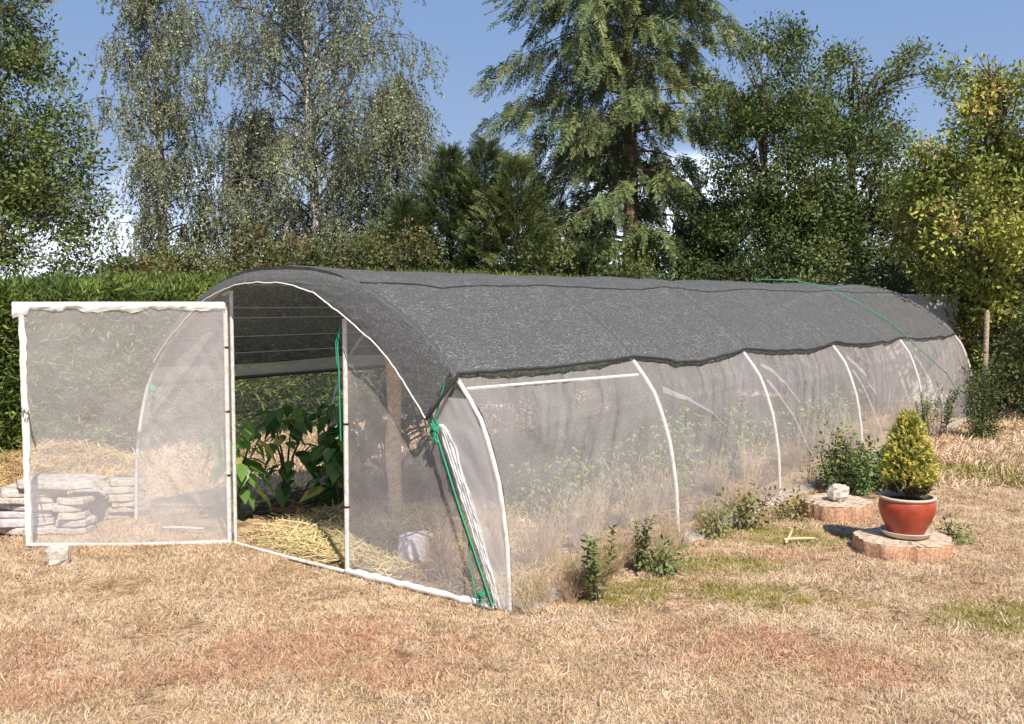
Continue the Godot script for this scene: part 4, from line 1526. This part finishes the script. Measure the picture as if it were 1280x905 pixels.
	leafy("shrub", "tall green shrub between the drooping cypress and the broad-leaved tree", Vector3(3.6, 0, -20.2), [[Vector3(0, 1.7, 0), Vector3(1.3, 1.6, 0.9)], [Vector3(0.3, 3.0, 0), Vector3(0.9, 0.9, 0.7)]], 560, [Color(0.094, 0.136, 0.047), Color(0.142, 0.183, 0.061)], 158)
	leafy("shrub", "round green shrub filling the gap below the yellow-green tree", Vector3(8.4, 0, -18.6), [[Vector3(0, 1.6, 0), Vector3(1.9, 1.6, 0.9)], [Vector3(0.2, 3.2, 0), Vector3(1.3, 1.0, 0.8)]], 640, [Color(0.100, 0.147, 0.047), Color(0.153, 0.201, 0.065)], 159)
	print("trees ready")

	# --- grey screen behind the far end
	var sc := thing("screen", "grey netting screen in a white frame behind the far end of the greenhouse", "screen", Vector3(6.35, 0, -15.3), -0.15)
	obj("netting", panel_mesh(1.15, 0.1, 1.78, 0.004), mat(0.42, 0.43, 0.42, 0.8), sc)
	obj("frame_bar", line([Vector3(-0.6, 1.79, 0), Vector3(0.6, 1.79, 0)], 0.022, 8), M.pvc, sc)
	for s in [-0.6, 0.6]:
		obj("frame_post", line([Vector3(s, -0.05, 0), Vector3(s, 1.80, 0)], 0.02, 8), M.pvc, sc)
	# --- stake and sapling
	var stk := MB.new()
	stk.tube([Vector3(0, -0.1, 0), Vector3(0.01, 0.8, 0), Vector3(0.012, 1.56, 0.0), Vector3(0.012, 1.60, 0.0)], [0.032, 0.031, 0.03, 0.018], 10)
	var so := obj("stake", stk.mesh(), tex_mat(0.02, [[0.2, lin(0.28, 0.22, 0.16)], [0.8, lin(0.52, 0.44, 0.34)]], 2.0, 0.9, 1.0, 51))
	so.position = Vector3(5.92, 0, -12.15)
	tag(so, "bare wooden stake standing beside the leafy sapling", "stake")
	sprig_plant("sapling", "leafy sapling climbing up the wooden stake", "sapling", Vector3(5.83, 0, -11.95), 16, 0.15, 1.05, Color(0.10, 0.15, 0.045), 161, "spray", "", 0.42)

	# --- log slices, rock, pot
	var l1 := stump("thick log slice carrying the potted conifer", Vector3(2.70, 0, -6.62), Vector2(0.335, 0.30), 0.105, 71, 0.3)
	potted_conifer(Vector3(2.73, 0.111, -6.64))
	stump("log slice with a pale rock lying on it", Vector3(2.62, 0, -7.75), Vector2(0.285, 0.27), 0.12, 72, 1.2)
	var rk := obj("rock", rock_mesh(Vector3(0.17, 0.14, 0.14), 73, 0.3), M.stone)
	rk.position = Vector3(2.63, 0.18, -7.75)
	rk.rotation.y = 0.5
	tag(rk, "small pale rock lying on the rear log slice", "rock")
	var rk2 := obj("rock", rock_mesh(Vector3(0.155, 0.145, 0.14), 74, 0.22), M.stone)
	rk2.position = Vector3(-2.98, 0.065, -6.28)
	rk2.rotation.y = 0.35
	tag(rk2, "squarish pale rock on the dry grass in front of the open door", "rock")
	stone_stacks()
	# sticks
	var stick_m := mat(0.55, 0.42, 0.26, 0.85)
	var sticks := [[Vector3(1.93, 0.03, -6.75), Vector3(2.08, 0.035, -7.12), "longer pale stick of the two lying crossed on the grass"], [Vector3(1.93, 0.04, -6.80), Vector3(2.17, 0.03, -6.88), "shorter pale stick of the two lying crossed on the grass"], [Vector3(-2.62, 0.03, -7.2), Vector3(-2.25, 0.07, -7.0), "white stick lying behind the film of the open door"]]
	for k in 3:
		var s = sticks[k]
		var md: Vector3 = (s[0] + s[1]) * 0.5
		var st := MB.new()
		st.tube([s[0] - md, Vector3(0.004, 0.003, 0), s[1] - md], [0.010, 0.011, 0.008], 7)
		var o2 := obj("stick", st.mesh(), stick_m if k < 2 else M.pvc)
		o2.position = md
		tag(o2, s[2], "stick")

	# --- inside the greenhouse
	var bed := MB.new()
	heap(bed, Vector3.ZERO, Vector3(0.75, 0.10, 2.6), 81)
	var bo := obj("soil_bed", bed.mesh(), M.soil)
	bo.position = gh_world(0.8, 0.0, 2.4)
	bo.rotation.y = GH_YAW
	tag(bo, "raised bed of brown soil inside the greenhouse under the vegetable plants", "soil bed")
	var bed2 := obj("soil_bed", bed.mesh(), M.soil)
	bed2.position = gh_world(2.9, 0.0, 4.6)
	bed2.rotation.y = GH_YAW
	bed2.scale = Vector3(0.9, 0.8, 1.4)
	tag(bed2, "raised bed of brown soil along the long film wall facing the lawn", "soil bed")
	eggplants()
	rng.seed = 82
	var sw := Node3D.new()
	sw.name = numbered("straw")
	add_child(sw)
	sw.position = gh_world(1.95, 0.0, 0.75)
	sw.rotation.y = GH_YAW
	tag(sw, "golden straw spread on the floor inside the greenhouse doorway", "straw", "", "stuff")
	straw_on(sw, Vector3(0, 0.0, 0), Vector3(0.85, 0.05, 0.95), 900, Color(0.72, 0.61, 0.34))
	straw_on(sw, Vector3(0.62, 0.0, -0.35), Vector3(0.6, 0.24, 0.55), 240, Color(0.70, 0.585, 0.32))
	straw_on(sw, Vector3(0.9, 0.0, 0.15), Vector3(0.9, 0.04, 0.45), 140, Color(0.50, 0.38, 0.20))
	straw_on(sw, Vector3(-0.55, 0.0, -0.2), Vector3(0.4, 0.10, 0.4), 70, Color(0.42, 0.32, 0.20))
	straw_on(sw, Vector3(0.3, 0.0, -4.5), Vector3(1.4, 0.05, 4.0), 420, Color(0.45, 0.33, 0.19))
	rng.seed = 83
	var st2 := Node3D.new()
	st2.name = numbered("straw_heap")
	add_child(st2)
	st2.position = Vector3(-4.15, 0, -8.9)
	tag(st2, "heap of dry straw in front of the hedge behind the stone slabs", "straw", "", "stuff")
	var hm := MB.new()
	heap(hm, Vector3.ZERO, Vector3(1.25, 0.34, 0.7), 84)
	obj("core", hm.mesh(), mat(0.40, 0.29, 0.15, 0.95), st2)
	straw_on(st2, Vector3(0, 0.02, 0), Vector3(1.3, 0.36, 0.75), 420, Color(0.56, 0.41, 0.21))
	# debris at the left of the doorway
	rng.seed = 85
	for k in 3:
		var a := gh_world(1.30 + rf(0, 0.15), 0.04 + 0.02 * k, 0.30 + 0.09 * k)
		var st := MB.new()
		var dv := Vector3(rf(0.16, 0.26), rf(-0.02, 0.04), rf(-0.08, 0.08))
		st.tube([-dv, Vector3(0, 0.01, 0), dv], [0.007, 0.008, 0.005], 6)
		var o3 := obj("dry_stalk", st.mesh(), stick_m)
		o3.position = a
		tag(o3, "short dry stalk in the litter just inside the doorway", "stalk", "dry stalks in the doorway litter")
	# wooden post
	var wp := MB.new()
	var wpts := []; var wr := []
	for k in 9:
		wpts.append(Vector3(0.008 * sin(k * 1.3), -0.05 + 1.38 * k / 8.0, 0.006 * cos(k * 1.9)))
		wr.append(0.058 + 0.006 * sin(k * 2.1))
	wp.tube(wpts, wr, 12)
	var wo := obj("wooden_post", wp.mesh(), tex_mat(0.02, [[0.2, lin(0.45, 0.31, 0.17)], [0.8, lin(0.68, 0.53, 0.33)]], 1.5, 0.9, 2.0, 52))
	wo.position = gh_world(1.72, 0, 1.14)
	tag(wo, "barked wooden post standing inside the greenhouse behind the front film", "post")
	# upturned bucket
	var bk := thing("bucket", "pale upturned bucket behind the front film", "bucket", gh_world(2.62, 0.0, 0.42))
	var bm := MB.new()
	bm.lathe([Vector2(0.135, 0.0), Vector2(0.140, 0.004), Vector2(0.138, 0.016), Vector2(0.132, 0.018), Vector2(0.115, 0.185), Vector2(0.108, 0.195), Vector2(0.0, 0.197)], 32)
	obj("bucket_body", bm.mesh(), mat(0.62, 0.58, 0.62, 0.5), bk)
	obj("handle", line([Vector3(0.138, 0.02, 0), Vector3(0.11, 0.015, 0.10), Vector3(0.0, 0.012, 0.15), Vector3(-0.11, 0.015, 0.10), Vector3(-0.138, 0.02, 0)], 0.004, 5), M.wire, bk)
	# plants seen through the long film wall
	var crop_labels := ["low green crop plant inside the first bay, nearest to the front corner hoop", "tall green crop plant just past the second hoop, on the walkway side", "green crop plant just past the second hoop, close to the long film wall", "green crop plant right before the third hoop behind the film", "green crop plant just past the third hoop behind the film", "green crop plant right before the fourth hoop behind the film", "green crop plant just past the fourth hoop behind the film", "small green crop plant before the fifth hoop behind the film"]
	var rowp := [[2.75, 1.6, 0.62], [2.55, 2.4, 0.85], [2.95, 2.9, 0.78], [2.65, 3.6, 0.72], [2.9, 4.6, 0.8], [2.6, 5.6, 0.7], [2.9, 6.7, 0.65], [2.8, 8.0, 0.6]]
	for k in rowp.size():
		var q = rowp[k]
		sprig_plant("crop_plant", crop_labels[k], "plant", gh_world(q[0], 0.05, q[1]), 20, 0.24, q[2], Color(0.17, 0.27, 0.075), 400 + k, "spray", "crop plants behind the long film wall", 0.5)
	for k in 6:
		sprig_plant("crop_plant", "green crop plant in the far row under the shade net", "plant", gh_world(0.7, 0.05, 3.2 + 1.0 * k), 26, 0.36, 0.92, Color(0.17, 0.27, 0.075), 420 + k, "spray", "crop plants in the far row", 0.5)
	# dry stalks against the long film wall, inside and out
	rng.seed = 86
	var ds := [["dry_weeds", "tall dry stalks leaning inside the long film wall by the front corner", [[3.15, 0.5], [3.3, 0.8], [3.2, 1.1], [3.35, 1.4], [3.1, 1.8], [3.3, 2.2], [3.2, 2.8], [3.3, 3.6], [3.2, 4.4], [3.3, 5.4], [3.2, 6.4], [3.3, 7.2], [3.2, 8.2], [3.3, 9.0], [3.2, 10.0]], 0.62], ["dry_weeds", "dry grass standing along the foot of the long film wall", [[3.8, 0.12], [3.86, 1.7], [3.82, 2.3], [3.84, 2.9], [3.84, 0.45], [3.8, 0.6], [3.86, 0.8], [3.82, 1.0], [3.85, 1.2], [3.8, 1.5], [3.9, 0.35], [3.92, 0.7]], 0.42], ["dry_weeds", "dry stalks and weeds standing inside the front film panel", [[2.6, 0.8], [2.8, 0.5], [3.0, 0.7], [3.2, 0.35], [2.75, 1.0], [3.05, 0.3]], 0.5]]
	for d in ds:
		var o4 := Node3D.new()
		o4.name = numbered(d[0])
		add_child(o4)
		tag(o4, d[1], "dry weeds", "", "stuff")
		var xf := [[], []]; var cs := [[], []]
		for q in d[2]:
			for z in 4:
				var kk := rng.randi_range(0, 1)
				xf[kk].append(Transform3D(basis_to(Vector3(rf(-0.35, 0.35), 1, rf(-0.35, 0.35)), rf(0, TAU), d[3] * rf(0.6, 1.15)), gh_world(q[0] + rf(-0.06, 0.06), 0, q[1] + rf(-0.1, 0.1))))
				cs[kk].append(jitter(Color(0.54, 0.41, 0.25), 0.25))
		for kk in 2:
			many("stalks", L["stalk%d" % kk], M.dry, xf[kk], cs[kk], o4)

	# --- weeds along the foot of the wall
	sprig_plant("weed", "upright leafy weed with a bushy foot by the dry grass at the front corner", "weed", Vector3(0.50, 0, -5.50), 5, 0.05, 0.16, Color(0.24, 0.275, 0.105), 201)
	sprig_plant("weed", "dark upright weed with a round clump at its base", "weed", Vector3(0.80, 0, -6.08), 4, 0.03, 0.15, Color(0.20, 0.235, 0.09), 202)
	sprig_plant("weed", "low round clump of weed against the film, between upright weed and log slice", "weed", Vector3(0.92, 0, -6.08), 9, 0.10, 0.16, Color(0.21, 0.27, 0.11), 203, "spray", "", 0.45)
	sprig_plant("weed", "small spreading weed at the foot of the film wall", "weed", Vector3(1.50, 0, -7.05), 6, 0.10, 0.18, Color(0.24, 0.27, 0.10), 204, "spray", "", 0.45)
	sprig_plant("weed", "bushy weed at the foot of the film wall with reddish stems", "weed", Vector3(1.78, 0, -7.30), 8, 0.12, 0.24, Color(0.23, 0.255, 0.10), 205, "spray", "", 0.5)
	sprig_plant("weed", "yellowish low weed beside the rear log slice", "weed", Vector3(2.18, 0, -7.70), 7, 0.13, 0.16, Color(0.30, 0.29, 0.10), 206, "spray", "", 0.45)
	sprig_plant("weed", "tiny green weed behind the front log slice", "weed", Vector3(3.15, 0, -6.9), 7, 0.08, 0.09, Color(0.14, 0.19, 0.06), 207, "spray", "", 0.35)
	sprig_plant("leafy_bush", "fresh green bush growing against the film behind the log slices", "bush", Vector3(3.12, 0, -8.65), 40, 0.27, 0.40, Color(0.11, 0.21, 0.065), 208, "spray", "", 0.48)
	sprig_plant("leafy_bush", "taller straggly shoots growing at the film beside the fresh green bush", "bush", Vector3(2.98, 0, -8.6), 14, 0.14, 0.55, Color(0.19, 0.235, 0.085), 209, "spray", "", 0.45)
	sprig_plant("weed", "tall thin weed at the far end of the film wall", "weed", Vector3(5.2, 0, -11.9), 9, 0.15, 0.5, Color(0.15, 0.19, 0.07), 210)
	print("done ", tri_total)

func panel_mesh(w: float, y0: float, y1: float, th: float) -> ArrayMesh:
	var m := MB.new()
	for side in [-1, 1]:
		var f := m.v.size()
		for i in 13:
			for j in 11:
				m.p(Vector3(-w * 0.5 + w * i / 12.0, lerpf(y0, y1, j / 10.0), side * th + 0.012 * sin(i * 1.1) * sin(j * 0.9)))
		for i in 12:
			for j in 10:
				var k := f + i * 11 + j
				if side > 0: m.quad(k, k + 1, k + 12, k + 11)
				else: m.quad(k, k + 11, k + 12, k + 1)
	return m.mesh()
